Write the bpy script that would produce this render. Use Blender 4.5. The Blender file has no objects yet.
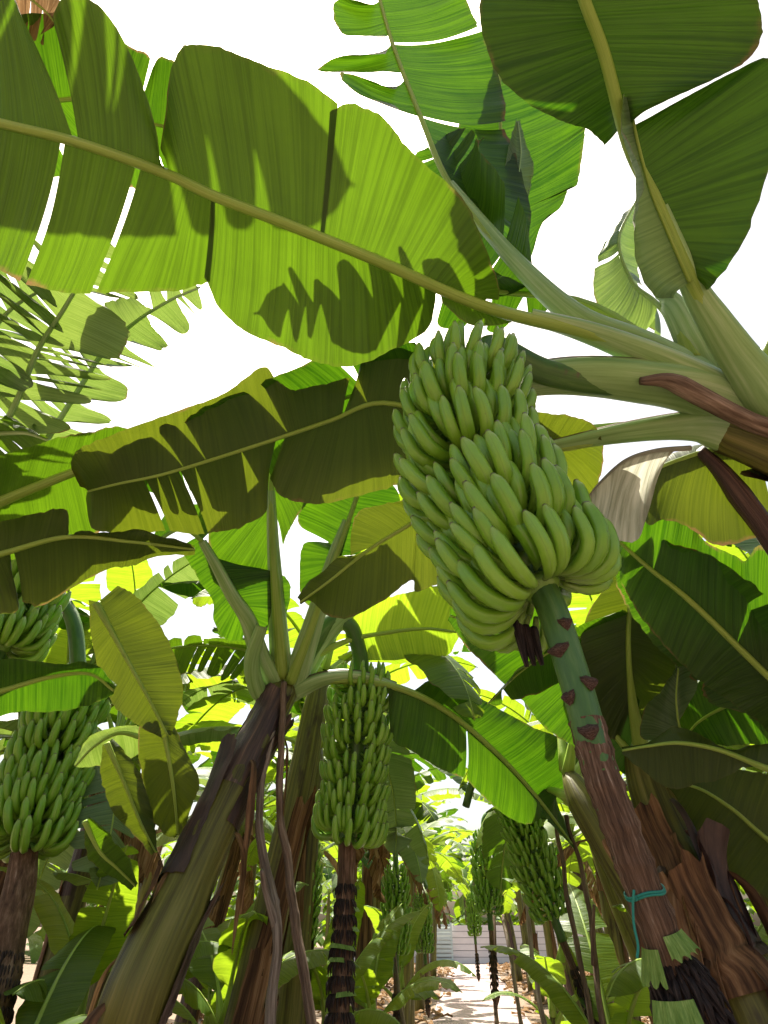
import bpy, math, random
import numpy as np
from mathutils import Vector, Matrix, noise, Quaternion
PI = math.pi
R = math.radians
scene = bpy.context.scene
COL = scene.collection
rng = random.Random(7)

# ------------------------------------------------------------------ camera
CAM_H, PITCH, FPX = 1.5, math.atan(413.0 / 560.0), 560.0
CP, SP = math.cos(PITCH), math.sin(PITCH)
cd = bpy.data.cameras.new('camera')
cam = bpy.data.objects.new('camera', cd)
COL.objects.link(cam)
cam.location = (0, 0, CAM_H)
cam.rotation_euler = (PI / 2 + PITCH, 0, 0)
cd.sensor_fit = 'VERTICAL'
cd.sensor_height = 24.0
cd.lens = FPX / 1024.0 * 24.0
cd.clip_start, cd.clip_end = 0.05, 2000.0
scene.camera = cam


def P(px, py, d):
    """the world point seen at pixel (px, py) at depth d metres along the view axis"""
    a, b = (px - 384.0) / FPX, (512.0 - py) / FPX
    return Vector((d * a, d * (CP - b * SP), CAM_H + d * (SP + b * CP)))


# ------------------------------------------------------------------ objects
WORLD_OF = {}


def tag(o, label=None, cat=None, group=None, kind=None):
    if label: o['label'] = label
    if cat: o['category'] = cat
    if group: o['group'] = group
    if kind: o['kind'] = kind
    return o


def empty(name, loc, label, cat, group=None):
    o = bpy.data.objects.new(name, None)
    o.empty_display_size = 0.1
    o.location = loc
    COL.objects.link(o)
    WORLD_OF[o.name] = Matrix.Translation(Vector(loc))
    return tag(o, label, cat, group)


def link(o, parent=None, world=None):
    COL.objects.link(o)
    w = world or Matrix.Identity(4)
    WORLD_OF[o.name] = w
    if parent is not None:
        o.parent = parent
        o.matrix_parent_inverse = WORLD_OF[parent.name].inverted()
    o.matrix_basis = w
    return o


class MB:
    """collects vertices, faces, a UV and a second per-vertex pair, and links them as one mesh object"""

    def __init__(s):
        s.v, s.f, s.uv, s.e = [], [], [], []

    def add(s, p, uv=(0, 0), e=(0, 0)):
        s.v.append(tuple(p)); s.uv.append(uv); s.e.append(e)
        return len(s.v) - 1

    def grid(s, rows, uvs=None, es=None, close=False):
        b = len(s.v)
        n, m = len(rows), len(rows[0])
        for i in range(n):
            for j in range(m):
                s.v.append(tuple(rows[i][j]))
                s.uv.append(uvs[i][j] if uvs else (j / m, i / n))
                s.e.append(es[i][j] if es else (0, 0))
        for i in range(n - 1):
            for j in range(m if close else m - 1):
                k = (j + 1) % m
                s.f.append((b + i * m + j, b + i * m + k, b + (i + 1) * m + k, b + (i + 1) * m + j))
        return b

    def tube(s, pts, rad, seg=10, wob=0.0, flat=1.0, cap=True, seed=0, taper_uv=None, ridge=0.0):
        n = len(pts)
        rows, uvs = [], []
        T0 = (pts[1] - pts[0]).normalized()
        U = T0.orthogonal().normalized()
        L = 0.0
        for i in range(n):
            a, c = pts[max(i - 1, 0)], pts[min(i + 1, n - 1)]
            T = (c - a).normalized()
            U = (U - T * U.dot(T))
            U = U.normalized() if U.length > 1e-6 else T.orthogonal().normalized()
            V = T.cross(U)
            if i: L += (pts[i] - pts[i - 1]).length
            r = rad[i] if hasattr(rad, '__len__') else rad
            row, uvr = [], []
            for j in range(seg):
                t = 2 * PI * j / seg
                q = r
                if wob:
                    q *= 1 + wob * noise.noise(Vector((math.cos(t) * 1.3 + seed, math.sin(t) * 1.3, L * 5 + seed)))
                if ridge:
                    q *= 1 + ridge * math.cos(5 * t + 1)
                row.append(pts[i] + U * (math.cos(t) * q) + V * (math.sin(t) * q * flat))
                uvr.append((j / seg, L))
            rows.append(row); uvs.append(uvr)
        b = s.grid(rows, uvs, None, True)
        if cap:
            s.f.append(tuple(b + j for j in range(seg))[::-1])
            s.f.append(tuple(b + (n - 1) * seg + j for j in range(seg)))
        return b

    def box(s, c, sx, sy, sz, rot=None):
        b = len(s.v)
        for x in (-1, 1):
            for y in (-1, 1):
                for z in (-1, 1):
                    p = Vector((x * sx / 2, y * sy / 2, z * sz / 2))
                    if rot: p = rot @ p
                    s.add(Vector(c) + p, (p.x, p.z))
        for q in ((0, 1, 3, 2), (4, 6, 7, 5), (0, 4, 5, 1), (2, 3, 7, 6), (0, 2, 6, 4), (1, 5, 7, 3)):
            s.f.append(tuple(b + i for i in q))

    def append(s, mb, M):
        b = len(s.v)
        s.v += [tuple(M @ Vector(p)) for p in mb.v]
        s.uv += mb.uv; s.e += mb.e
        s.f += [tuple(b + i for i in f) for f in mb.f]

    def mesh(s, name, mat, smooth=True):
        me = bpy.data.meshes.new(name)
        me.from_pydata(s.v, [], s.f)
        li = np.empty(len(me.loops), dtype=np.int32)
        me.loops.foreach_get('vertex_index', li)
        for nm, src in (('UVMap', s.uv), ('Edge', s.e)):
            a = np.array(src, dtype=np.float32)[li]
            me.uv_layers.new(name=nm).data.foreach_set('uv', a.ravel())
        if smooth:
            me.polygons.foreach_set('use_smooth', np.ones(len(me.polygons), dtype=bool))
        me.materials.append(mat)
        me.update()
        return me

    def build(s, name, mat, parent=None, smooth=True):
        o = bpy.data.objects.new(name, s.mesh(name, mat, smooth))
        return link(o, parent)


def cr(pts, t):
    """Catmull-Rom through pts at float index t (works on tuples or vectors)"""
    n = len(pts)
    t = min(max(t, 0.0), n - 1.0)
    i = min(int(t), n - 2)
    u = t - i
    p1, p2 = pts[i], pts[i + 1]
    p0 = pts[i - 1] if i > 0 else p1 * 2 - p2
    p3 = pts[i + 2] if i + 2 < n else p2 * 2 - p1
    return 0.5 * ((2 * p1) + (p2 - p0) * u + (2 * p0 - 5 * p1 + 4 * p2 - p3) * u * u + (3 * p1 - p0 - 3 * p2 + p3) * u ** 3)


def spline(pts, n):
    return [cr(pts, (len(pts) - 1) * i / (n - 1)) for i in range(n)]


def nz(x, y=0.0, z=0.0):
    return noise.noise(Vector((x, y, z)))


# ------------------------------------------------------------------ node helpers
def new_mat(name):
    m = bpy.data.materials.new(name)
    m.use_nodes = True
    nt = m.node_tree
    nt.nodes.clear()
    return m, nt


class NT:
    def __init__(s, nt): s.nt = nt

    def n(s, typ, **kw):
        nd = s.nt.nodes.new(typ)
        for k, v in kw.items():
            if k in nd.inputs and not hasattr(nd, k):
                nd.inputs[k].default_value = v
            elif hasattr(nd, k):
                setattr(nd, k, v)
            else:
                nd.inputs[k].default_value = v
        return nd

    def l(s, a, b): s.nt.links.new(a, b)

    def math(s, op, a, b=None, clamp=False):
        nd = s.nt.nodes.new('ShaderNodeMath'); nd.operation = op; nd.use_clamp = clamp
        for i, x in enumerate((a, b)):
            if x is None: continue
            if isinstance(x, (int, float)): nd.inputs[i].default_value = x
            else: s.l(x, nd.inputs[i])
        return nd.outputs[0]

    def mix(s, fac, a, b):
        nd = s.nt.nodes.new('ShaderNodeMix'); nd.data_type = 'RGBA'
        for sock, x in ((nd.inputs[0], fac), (nd.inputs[6], a), (nd.inputs[7], b)):
            if isinstance(x, (int, float)): sock.default_value = x
            elif isinstance(x, tuple): sock.default_value = (*x, 1) if len(x) == 3 else x
            else: s.l(x, sock)
        return nd.outputs[2]

    def ramp(s, fac, stops):
        nd = s.nt.nodes.new('ShaderNodeValToRGB')
        els = nd.color_ramp.elements
        while len(els) < len(stops): els.new(0.5)
        for e, (p, c) in zip(els, stops):
            e.position = p
            e.color = (*c, 1) if isinstance(c, tuple) else (c, c, c, 1)
        s.l(fac, nd.inputs[0])
        return nd.outputs[0]

    def noise(s, vec, scale, detail=3, rough=0.55):
        nd = s.nt.nodes.new('ShaderNodeTexNoise')
        nd.inputs['Scale'].default_value = scale
        nd.inputs['Detail'].default_value = detail
        nd.inputs['Roughness'].default_value = rough
        if vec is not None: s.l(vec, nd.inputs['Vector'])
        return nd.outputs[0]

    def uv(s, name='UVMap'):
        nd = s.nt.nodes.new('ShaderNodeUVMap'); nd.uv_map = name
        return nd.outputs[0]

    def scale(s, vec, x, y, z=1.0, add=None):
        nd = s.nt.nodes.new('ShaderNodeMapping')
        nd.inputs['Scale'].default_value = (x, y, z)
        s.l(vec, nd.inputs['Vector'])
        if add is not None: s.l(add, nd.inputs['Location'])
        return nd.outputs[0]

    def sep(s, vec):
        nd = s.nt.nodes.new('ShaderNodeSeparateXYZ'); s.l(vec, nd.inputs[0])
        return nd.outputs

    def bump(s, h, strength, dist=0.01):
        nd = s.nt.nodes.new('ShaderNodeBump')
        nd.inputs['Strength'].default_value = strength
        nd.inputs['Distance'].default_value = dist
        s.l(h, nd.inputs['Height'])
        return nd.outputs[0]

    def out(s, sh):
        o = s.nt.nodes.new('ShaderNodeOutputMaterial'); s.l(sh, o.inputs['Surface'])


def objrand(t):
    return t.n('ShaderNodeObjectInfo').outputs['Random']


def leaf_mat(name, refl_a, refl_b, trans_a, trans_b, tfac=0.5, rough=0.42, edge=0.955, dry=(0.20, 0.12, 0.045)):
    """thin green blade: waxy reflection plus light let through from the other side, ribbed across the midrib"""
    m, nt = new_mat(name)
    t = NT(nt)
    uv = t.uv()
    e = t.sep(t.uv('Edge'))
    rnd = objrand(t)
    fine = t.noise(t.scale(uv, 120, 1.6), 1.0, 2, 0.7)
    broad = t.noise(t.scale(uv, 24, 1.2), 1.0, 3, 0.55)
    cloud = t.noise(t.scale(uv, 5, 7), 1.0, 3, 0.6)
    fr = t.ramp(fine, [(0.38, 0.0), (0.60, 1.0)])
    f1 = t.math('MULTIPLY_ADD', fr, 0.45)
    nt.nodes[-1].inputs[2].default_value = 0.0
    s1 = t.math('ADD', t.math('MULTIPLY', fr, 0.52), t.math('MULTIPLY', t.math('SUBTRACT', broad, 0.26), 1.0))
    s2 = t.math('ADD', s1, t.math('MULTIPLY', t.math('SUBTRACT', cloud, 0.5), 0.5))
    s3 = t.math('ADD', s2, t.math('MULTIPLY', t.math('SUBTRACT', e[1], 0.5), 0.35), True)
    rc = t.mix(s3, refl_a, refl_b)
    tc = t.mix(s3, trans_a, trans_b)
    # leaf-to-leaf difference: some yellower
    yel = t.math('MULTIPLY', t.math('SUBTRACT', rnd, 0.55, True), 0.40)
    tc = t.mix(yel, tc, (0.22, 0.28, 0.008))
    rc = t.mix(t.math('MULTIPLY', yel, 0.6), rc, (0.16, 0.17, 0.03))
    # brown torn margin and a few scars
    en = t.noise(t.scale(uv, 30, 30), 1.0, 3, 0.7)
    mg = t.math('ADD', e[0], t.math('MULTIPLY', t.math('SUBTRACT', en, 0.5), 0.10))
    mk = t.ramp(mg, [(edge, 0.0), (min(edge + 0.03, 0.999), 1.0)])
    sp = t.ramp(t.noise(t.scale(uv, 9, 16), 1.0, 4, 0.75), [(0.70, 0.0), (0.75, 0.75)])
    patch = t.ramp(t.noise(t.scale(uv, 4.5, 2.0), 1.0, 3, 0.7), [(0.50, 0.06), (0.64, 1.0)])
    mk = t.math('MULTIPLY', mk, patch)
    dm = t.math('MAXIMUM', mk, t.math('MULTIPLY', sp, 0.6))
    rc = t.mix(dm, rc, dry)
    tc = t.mix(dm, tc, tuple(c * 0.8 for c in dry))
    bp = t.bump(t.math('ADD', t.math('MULTIPLY', fine, 0.4), broad), 0.55, 0.012)
    pr = t.n('ShaderNodeBsdfPrincipled')
    t.l(rc, pr.inputs['Base Color'])
    pr.inputs['Roughness'].default_value = rough
    pr.inputs['Specular IOR Level'].default_value = 0.42
    t.l(bp, pr.inputs['Normal'])
    tr = t.n('ShaderNodeBsdfTranslucent')
    t.l(tc, tr.inputs['Color'])
    t.l(bp, tr.inputs['Normal'])
    mx = t.n('ShaderNodeMixShader')
    mx.inputs[0].default_value = tfac
    t.l(pr.outputs[0], mx.inputs[1]); t.l(tr.outputs[0], mx.inputs[2])
    t.out(mx.outputs[0])
    return m


def streak_mat(name, stops, su, sv, rough=0.7, bump=0.5, spec=0.3, blotch=None, trans=0.0, rim=None):
    """surface whose colour runs in streaks along its length (UV u = around, v = metres along)"""
    m, nt = new_mat(name)
    t = NT(nt)
    uv = t.uv()
    rnd = objrand(t)
    off = t.n('ShaderNodeCombineXYZ')
    t.l(t.math('MULTIPLY', rnd, 37.0), off.inputs[0]); t.l(t.math('MULTIPLY', rnd, 91.0), off.inputs[1])
    a = t.noise(t.scale(uv, su, sv, 1, off.outputs[0]), 1.0, 5, 0.65)
    b = t.noise(t.scale(uv, su * 0.22, sv * 0.55, 1, off.outputs[0]), 1.0, 3, 0.6)
    f = t.math('ADD', t.math('MULTIPLY', a, 0.62), t.math('MULTIPLY', b, 0.42))
    f = t.math('ADD', t.math('MULTIPLY', t.math('SUBTRACT', f, 0.52), 2.3), 0.52, True)
    c = t.ramp(f, stops)
    if blotch:
        bl = t.ramp(t.noise(t.scale(uv, su * 0.12, sv * 1.4, 1, off.outputs[0]), 1.0, 4, 0.7), [(blotch[1], 0.0), (blotch[1] + 0.10, 1.0)])
        c = t.mix(t.math('MULTIPLY', bl, 0.85), c, blotch[0])
    if rim:
        e = t.math('ADD', t.sep(t.uv('Edge'))[0], t.math('MULTIPLY', t.math('SUBTRACT', b, 0.5), 0.25))
        c = t.mix(t.ramp(e, [(0.86, 0.0), (0.93, 1.0)]), c, rim)
    pr = t.n('ShaderNodeBsdfPrincipled')
    t.l(c, pr.inputs['Base Color'])
    pr.inputs['Roughness'].default_value = rough
    pr.inputs['Specular IOR Level'].default_value = spec
    t.l(t.bump(a, bump, 0.01), pr.inputs['Normal'])
    sh = pr.outputs[0]
    if trans:
        tr = t.n('ShaderNodeBsdfTranslucent'); t.l(c, tr.inputs['Color'])
        mx = t.n('ShaderNodeMixShader'); mx.inputs[0].default_value = trans
        t.l(sh, mx.inputs[1]); t.l(tr.outputs[0], mx.inputs[2]); sh = mx.outputs[0]
    t.out(sh)
    return m


M = {}
M['leaf'] = leaf_mat('mature_leaf', (0.026, 0.070, 0.010), (0.062, 0.128, 0.018), (0.013, 0.056, 0.001), (0.066, 0.158, 0.0025), 0.52)
M['leaf_dark'] = leaf_mat('shaded_leaf', (0.030, 0.056, 0.010), (0.060, 0.095, 0.016), (0.055, 0.080, 0.003), (0.100, 0.130, 0.006), 0.40, 0.5)  # olive leaf; darker tone and lower translucency stand in for shade
M['leaf_fresh'] = leaf_mat('young_leaf', (0.040, 0.10, 0.014), (0.085, 0.165, 0.026), (0.15, 0.26, 0.006), (0.33, 0.46, 0.018), 0.55)
M['leaf_waxy'] = leaf_mat('waxy_leaf', (0.060, 0.12, 0.045), (0.15, 0.24, 0.12), (0.10, 0.18, 0.02), (0.22, 0.31, 0.06), 0.40, 0.38)
M['midrib'] = streak_mat('midrib_skin', [(0.2, (0.22, 0.35, 0.04)), (0.55, (0.33, 0.47, 0.08)), (0.85, (0.43, 0.55, 0.14))], 22, 3, 0.42, 0.25, 0.4, None, 0.25)
M['petiole'] = streak_mat('petiole_skin', [(0.15, (0.13, 0.25, 0.055)), (0.5, (0.24, 0.38, 0.13)), (0.9, (0.44, 0.55, 0.32))], 12, 2.0, 0.42, 0.2, 0.45, ((0.10, 0.055, 0.035), 0.72), 0, (0.07, 0.030, 0.020))
M['stem'] = streak_mat('pseudostem_skin', [(0.2, (0.026, 0.016, 0.006)), (0.42, (0.078, 0.070, 0.012)), (0.62, (0.135, 0.130, 0.022)), (0.9, (0.24, 0.20, 0.055))], 30, 1.3, 0.5, 0.6, 0.4, ((0.030, 0.013, 0.008), 0.58))
M['dry'] = streak_mat('dry_sheath_fibre', [(0.25, (0.030, 0.015, 0.010)), (0.45, (0.10, 0.050, 0.025)), (0.65, (0.22, 0.115, 0.055)), (0.85, (0.36, 0.22, 0.12))], 30, 2.2, 0.75, 0.8, 0.25, None, 0.12)
M['dark_sheath'] = streak_mat('dark_sheath_fibre', [(0.25, (0.018, 0.010, 0.010)), (0.5, (0.050, 0.026, 0.022)), (0.72, (0.10, 0.055, 0.04)), (0.9, (0.22, 0.13, 0.08))], 24, 2.2, 0.5, 0.7, 0.4)
M['dry_leaf'] = streak_mat('dry_leaf_fibre', [(0.25, (0.07, 0.035, 0.015)), (0.5, (0.20, 0.115, 0.05)), (0.75, (0.34, 0.22, 0.11)), (0.9, (0.45, 0.33, 0.2))], 40, 4, 0.8, 0.8, 0.2, None, 0.3)
M['withered'] = streak_mat('withered_leaf_fibre', [(0.2, (0.20, 0.21, 0.14)), (0.5, (0.42, 0.42, 0.33)), (0.85, (0.66, 0.64, 0.54))], 60, 4, 0.6, 0.6, 0.3, None, 0.4)
M['wood'] = streak_mat('wooden_pole_bark', [(0.15, (0.050, 0.030, 0.020)), (0.5, (0.165, 0.110, 0.075)), (0.9, (0.36, 0.26, 0.19))], 14, 7, 0.85, 1.0, 0.2)
M['wood_grey'] = streak_mat('weathered_pole_bark', [(0.25, (0.09, 0.065, 0.05)), (0.5, (0.20, 0.155, 0.12)), (0.75, (0.32, 0.26, 0.21))], 14, 5, 0.8, 0.7, 0.2)
M['rachis_bark'] = streak_mat('bunch_stalk_bark', [(0.2, (0.035, 0.019, 0.012)), (0.5, (0.120, 0.068, 0.040)), (0.72, (0.21, 0.13, 0.085)), (0.92, (0.45, 0.35, 0.26))], 22, 12, 0.75, 0.9, 0.25)
M['rachis_green'] = streak_mat('bunch_stalk_skin', [(0.2, (0.028, 0.085, 0.012)), (0.55, (0.055, 0.135, 0.020)), (0.85, (0.11, 0.19, 0.045))], 9, 6, 0.4, 0.25, 0.45, ((0.09, 0.045, 0.035), 0.64))
M['flower'] = streak_mat('withered_flower_fibre', [(0.3, (0.010, 0.007, 0.007)), (0.55, (0.030, 0.020, 0.018)), (0.8, (0.085, 0.058, 0.050))], 6, 14, 0.7, 0.8, 0.25)
M['bract'] = streak_mat('bract_skin', [(0.3, (0.11, 0.21, 0.03)), (0.6, (0.20, 0.32, 0.06)), (0.85, (0.32, 0.42, 0.12))], 30, 5, 0.5, 0.3, 0.3, None, 0.2)
M['scar'] = streak_mat('bract_scar_bark', [(0.2, (0.030, 0.016, 0.012)), (0.5, (0.095, 0.052, 0.038)), (0.85, (0.24, 0.16, 0.12))], 14, 24, 0.75, 0.8, 0.25)


def simple_mat(name, col, rough=0.6, spec=0.4, var=0.3, sc=20.0, bump=0.2):
    m, nt = new_mat(name)
    t = NT(nt)
    co = t.n('ShaderNodeTexCoord').outputs['Object']
    f = t.noise(co, sc, 4, 0.6)
    c = t.mix(f, tuple(x * (1 - var) for x in col), tuple(min(1, x * (1 + var)) for x in col))
    pr = t.n('ShaderNodeBsdfPrincipled')
    t.l(c, pr.inputs['Base Color'])
    pr.inputs['Roughness'].default_value = rough
    pr.inputs['Specular IOR Level'].default_value = spec
    t.l(t.bump(f, bump, 0.01), pr.inputs['Normal'])
    t.out(pr.outputs[0])
    return m


def banana_mat(name, dark, mid, light):
    m, nt = new_mat(name)
    t = NT(nt)
    uv = t.uv()
    v = t.sep(uv)[1]                      # 0 at the stalk, 1 at the tip
    co = t.n('ShaderNodeTexCoord').outputs['Object']
    rnd = objrand(t)
    f = t.noise(co, 28.0, 3, 0.6)
    st = t.noise(t.scale(uv, 26, 2.5), 1.0, 2, 0.5)
    c = t.mix(t.math('ADD', t.math('MULTIPLY', f, 0.6), t.math('MULTIPLY', st, 0.45), True), dark, mid)
    c = t.mix(t.math('MULTIPLY', rnd, 0.45), c, light)
    stalk = t.ramp(v, [(0.06, 1.0), (0.28, 0.0)])
    c = t.mix(t.math('MULTIPLY', stalk, 0.6), c, (0.20, 0.28, 0.075))
    pale = t.ramp(v, [(0.84, 0.0), (0.96, 1.0)])
    c = t.mix(t.math('MULTIPLY', pale, 0.5), c, (0.26, 0.33, 0.09))
    tip = t.ramp(v, [(0.975, 0.0), (0.99, 1.0)])
    c = t.mix(tip, c, (0.085, 0.065, 0.030))
    rid = t.math('ABSOLUTE', t.math('SINE', t.math('MULTIPLY', t.sep(uv)[0], 15.708)))
    c = t.mix(t.math('MULTIPLY', t.ramp(rid, [(0.0, 1.0), (0.22, 0.0)]), 0.28), c, (0.05, 0.10, 0.008))
    lat = t.ramp(t.noise(t.scale(uv, 5, 9), 1.0, 4, 0.75), [(0.66, 0.0), (0.72, 1.0)])
    c = t.mix(t.math('MULTIPLY', lat, 0.65), c, (0.085, 0.070, 0.026))
    spk = t.ramp(t.noise(co, 190.0, 2, 0.6), [(0.70, 0.0), (0.76, 1.0)])
    c = t.mix(t.math('MULTIPLY', spk, 0.5), c, (0.09, 0.075, 0.025))
    pr = t.n('ShaderNodeBsdfPrincipled')
    t.l(c, pr.inputs['Base Color'])
    pr.inputs['Roughness'].default_value = 0.34
    pr.inputs['Specular IOR Level'].default_value = 0.5
    pr.inputs['Subsurface Weight'].default_value = 0.0
    pr.inputs['Subsurface Radius'].default_value = (0.006, 0.010, 0.003)
    t.l(t.bump(t.math('ADD', f, st), 0.12, 0.006), pr.inputs['Normal'])
    t.out(pr.outputs[0])
    return m


M['banana'] = banana_mat('green_banana_skin', (0.092, 0.225, 0.011), (0.180, 0.385, 0.022), (0.26, 0.46, 0.045))
M['cushion'] = simple_mat('hand_crown_skin', (0.13, 0.20, 0.045), 0.5, 0.4)
M['string'] = simple_mat('teal_string_fibre', (0.012, 0.20, 0.15), 0.55, 0.4, 0.3, 300)
M['wall'] = simple_mat('white_wall_paint', (0.70, 0.68, 0.66), 0.7, 0.3, 0.1, 3)
M['gate'] = simple_mat('pale_gate_paint', (0.50, 0.60, 0.58), 0.5, 0.4, 0.1, 5)
M['joint'] = simple_mat('wall_joint_mortar', (0.30, 0.29, 0.30), 0.9, 0.2, 0.2, 8)
# ------------------------------------------------------------------ leaves
def lobe_grid(mb, mid, edge, bulge, nv, L0, seed, lob, wav=0.006, flip=1.0):
    """one undivided piece of blade between the midrib points and its own edge points"""
    n = len(mid)
    rows, uvs, es = [], [], []
    for i in range(n):
        m, e = mid[i], edge[i]
        T = mid[min(i + 1, n - 1)] - mid[max(i - 1, 0)]
        side = e - m
        w = side.length
        N = T.cross(side)
        N = N.normalized() if N.length > 1e-9 else Vector((0, 0, 1))
        if N.z < 0: N = -N
        row, uvr, er = [], [], []
        for j in range(nv + 1):
            t = j / nv
            p = m + side * t + N * (bulge * w * 4 * t * (1 - t))
            k = 0.4 + 0.6 * t
            a = L0[i]
            p = p + N * (k * t * (wav * 2.2 * nz(a * 9 + seed, t * 1.2, lob) + wav * 0.9 * nz(a * 34 + seed, t * 2.0, 3.1 + lob)))
            row.append(p); uvr.append((a + seed * 3.7, t * w)); er.append((t, lob))
        rows.append(row); uvs.append(uvr); es.append(er)
    mb.grid(rows, uvs, es)


def make_midrib(mid, r0, r1, mat, parent, seg=8, down=0.5, petiole=None, r_pet=None):
    n = len(mid)
    rad = []
    for i in range(n):
        u = i / (n - 1)
        r = r0 + (r1 - r0) * u ** 0.8
        if petiole and u < petiole:
            k = 1 - u / petiole
            r = r + (r_pet - r) * k ** 1.4
        rad.append(r)
    pts = []
    for i in range(n):
        T = (mid[min(i + 1, n - 1)] - mid[max(i - 1, 0)]).normalized()
        dn = Vector((0, 0, -1)); dn = dn - T * dn.dot(T)
        pts.append(mid[i] + (dn.normalized() * (rad[i] * down) if dn.length > 1e-4 else Vector()))
    mb = MB()
    mb.tube(pts, rad, seg, 0.05, 1.0, True, rng.random() * 50)
    return mb.build('midrib', mat, parent)


SEED = [0]


def hero_leaf(plant, mid, lobes, mat, r=(0.018, 0.004), bulge=0.04, dd=0.0, pet=0.25, rpet=0.035, name='leaf',
              res=0.014, nv=14, wav=0.009, midmat=None, label=None, jag=0.005):
    """a leaf whose midrib runs through (px, py, depth) points; each lobe is (depth offset, [(index along the midrib, px, py[, own offset])])"""
    SEED[0] += 1
    sd = SEED[0] * 1.37
    C = [P(*q) for q in mid]
    dep = [q[2] for q in mid]
    Lc = [0.0]
    for i in range(80):
        Lc.append(Lc[-1] + (cr(C, (len(C) - 1) * (i + 1) / 80) - cr(C, (len(C) - 1) * i / 80)).length)
    def along(s): return float(np.interp(s, [(len(C) - 1) * i / 80 for i in range(81)], Lc))
    def depth(s):
        i = min(int(s), len(dep) - 2); u = s - i
        return dep[i] * (1 - u) + dep[i + 1] * u
    mb = MB()
    for k, (dz, ed) in enumerate(lobes):
        E = [P(q[1], q[2], depth(q[0]) + dz + (q[3] if len(q) > 3 else 0.0)) for q in ed]
        S = [q[0] for q in ed]
        ln = sum((E[i + 1] - E[i]).length for i in range(len(E) - 1))
        n = max(6, int(max(ln, abs(along(S[-1]) - along(S[0]))) / res))
        mids, edges, L0 = [], [], []
        for i in range(n + 1):
            t = (len(E) - 1) * i / n
            j = min(int(t), len(E) - 2); u = t - j
            s = S[j] * (1 - u) + S[j + 1] * u
            m = cr(C, s); e = cr(E, t)
            sv = (e - m)
            w = sv.length
            jit = jag * (nz(i * 0.55 + sd, k * 3.0) + 0.6 * nz(i * 1.7 + sd, k * 5.0))
            if w > 1e-6: e = e + sv / w * min(jit, w * 0.3)
            mids.append(m); edges.append(e); L0.append(along(s) * 0.4 + 0.6 * (along(S[0]) + (along(S[-1]) - along(S[0])) * i / n))
        lobe_grid(mb, mids, edges, bulge, nv, L0, sd, (k * 0.37 + sd) % 1.0, wav)
    o = mb.build(name, mat, plant)
    if label: o['label'] = label
    n = 60
    make_midrib([cr(C, (len(C) - 1) * i / n) for i in range(n + 1)], r[0], r[1], midmat or M['midrib'], o, 10, 0.5, pet, rpet)
    return o


def blade_profile(u, W):
    a = min(1.0, (u / 0.16)) ** 0.55
    b = max(0.0, 1 - u ** 3.2) ** 0.6
    return W / 2 * a * b


def blade_leaf(plant, C, W, mat, sp=0.14, fold=0.35, ntear=5, var=0.12, roll=0.0, sd=None, nu=46, nv=5, r=(0.016, 0.003),
               rpet=0.03, taper=0.25, lean=0.22, bulge=0.05, name='leaf', midmat=None, rib=True, wav=0.008, hint=None, segs=6, tipround=0.0):
    """a leaf along the curve C: petiole up to sp, blade after it, torn into strips"""
    SEED[0] += 1
    rg = random.Random(SEED[0] * 13 + 5)
    sd = SEED[0] * 1.37
    N1 = 60
    mid = spline(C, N1 + 1)
    acc = [0.0]
    for i in range(N1): acc.append(acc[-1] + (mid[i + 1] - mid[i]).length)
    Ltot = acc[-1]
    def at(s): return cr(mid, s * N1)
    mb = MB()
    hz = hint or Vector((0, 0, 1))
    for side in (-1, 1):
        cuts = [sp] + sorted(sp + (1 - sp) * (0.06 + 0.90 * rg.random()) for _ in range(ntear)) + [1.0]
        for a, b in zip(cuts[:-1], cuts[1:]):
            if b - a < 0.008: continue
            ph = fold + var * rg.uniform(-1, 1) * (1.6 if b - a < 0.07 else 1.0)
            ln = lean + rg.uniform(-0.08, 0.08)
            tp = taper * min(1.0, 0.05 / (b - a) + 0.25)
            n = max(4, int(nu * (b - a) / (1 - sp)) + 2)
            mids, edges, L0 = [], [], []
            lob = rg.random()
            for i in range(n + 1):
                q = i / n
                s = a + (b - a) * q
                c = (a + b) / 2
                se = c + (s - c) * (1 - tp)
                m = at(s)
                T = (at(min(1, s + 0.01)) - at(max(0, s - 0.01))).normalized()
                S = T.cross(hz)
                S = S.normalized() if S.length > 0.05 else T.orthogonal().normalized()
                S = Quaternion(T, roll) @ S
                N = S.cross(T)
                w = blade_profile((s - sp) / (1 - sp), W)
                rag = 1 + 0.05 * nz(s * 40 + sd, side) + 0.03 * nz(s * 150 + sd, side)
                endr = 1.0 if b - a > 0.25 else 1 - 0.10 * abs(2 * q - 1) ** 3
                if tipround: endr *= 1 - tipround * (1 - math.sqrt(max(0.0, 1 - abs(2 * q - 1) ** 2.6)))
                w *= rag * endr
                e = m + (at(se) - m) + S * (side * w * math.cos(ph)) - N * (w * math.sin(ph)) + T * (ln * w)
                mids.append(m); edges.append(e); L0.append(s * Ltot)
            lobe_grid(mb, mids, edges, bulge, nv, L0, sd, lob, wav)
    o = mb.build(name, mat, plant)
    if rib:
        k = max(12, nu // 2)
        make_midrib([at(i / k) for i in range(k + 1)], r[0], r[1], midmat or M['midrib'], o, segs, 0.5, sp * 1.3, rpet)
    return o


def arch(base, az, el, L, droop, n=9, curl=1.4):
    """a midrib curve that leaves base at azimuth az and elevation el and bends down by droop over its length"""
    pts = [base.copy()]
    for i in range(n):
        u = (i + 0.5) / n
        e = el - droop * u ** curl
        pts.append(pts[-1] + Vector((math.sin(az) * math.cos(e), math.cos(az) * math.cos(e), math.sin(e))) * (L / n))
    return pts


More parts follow.
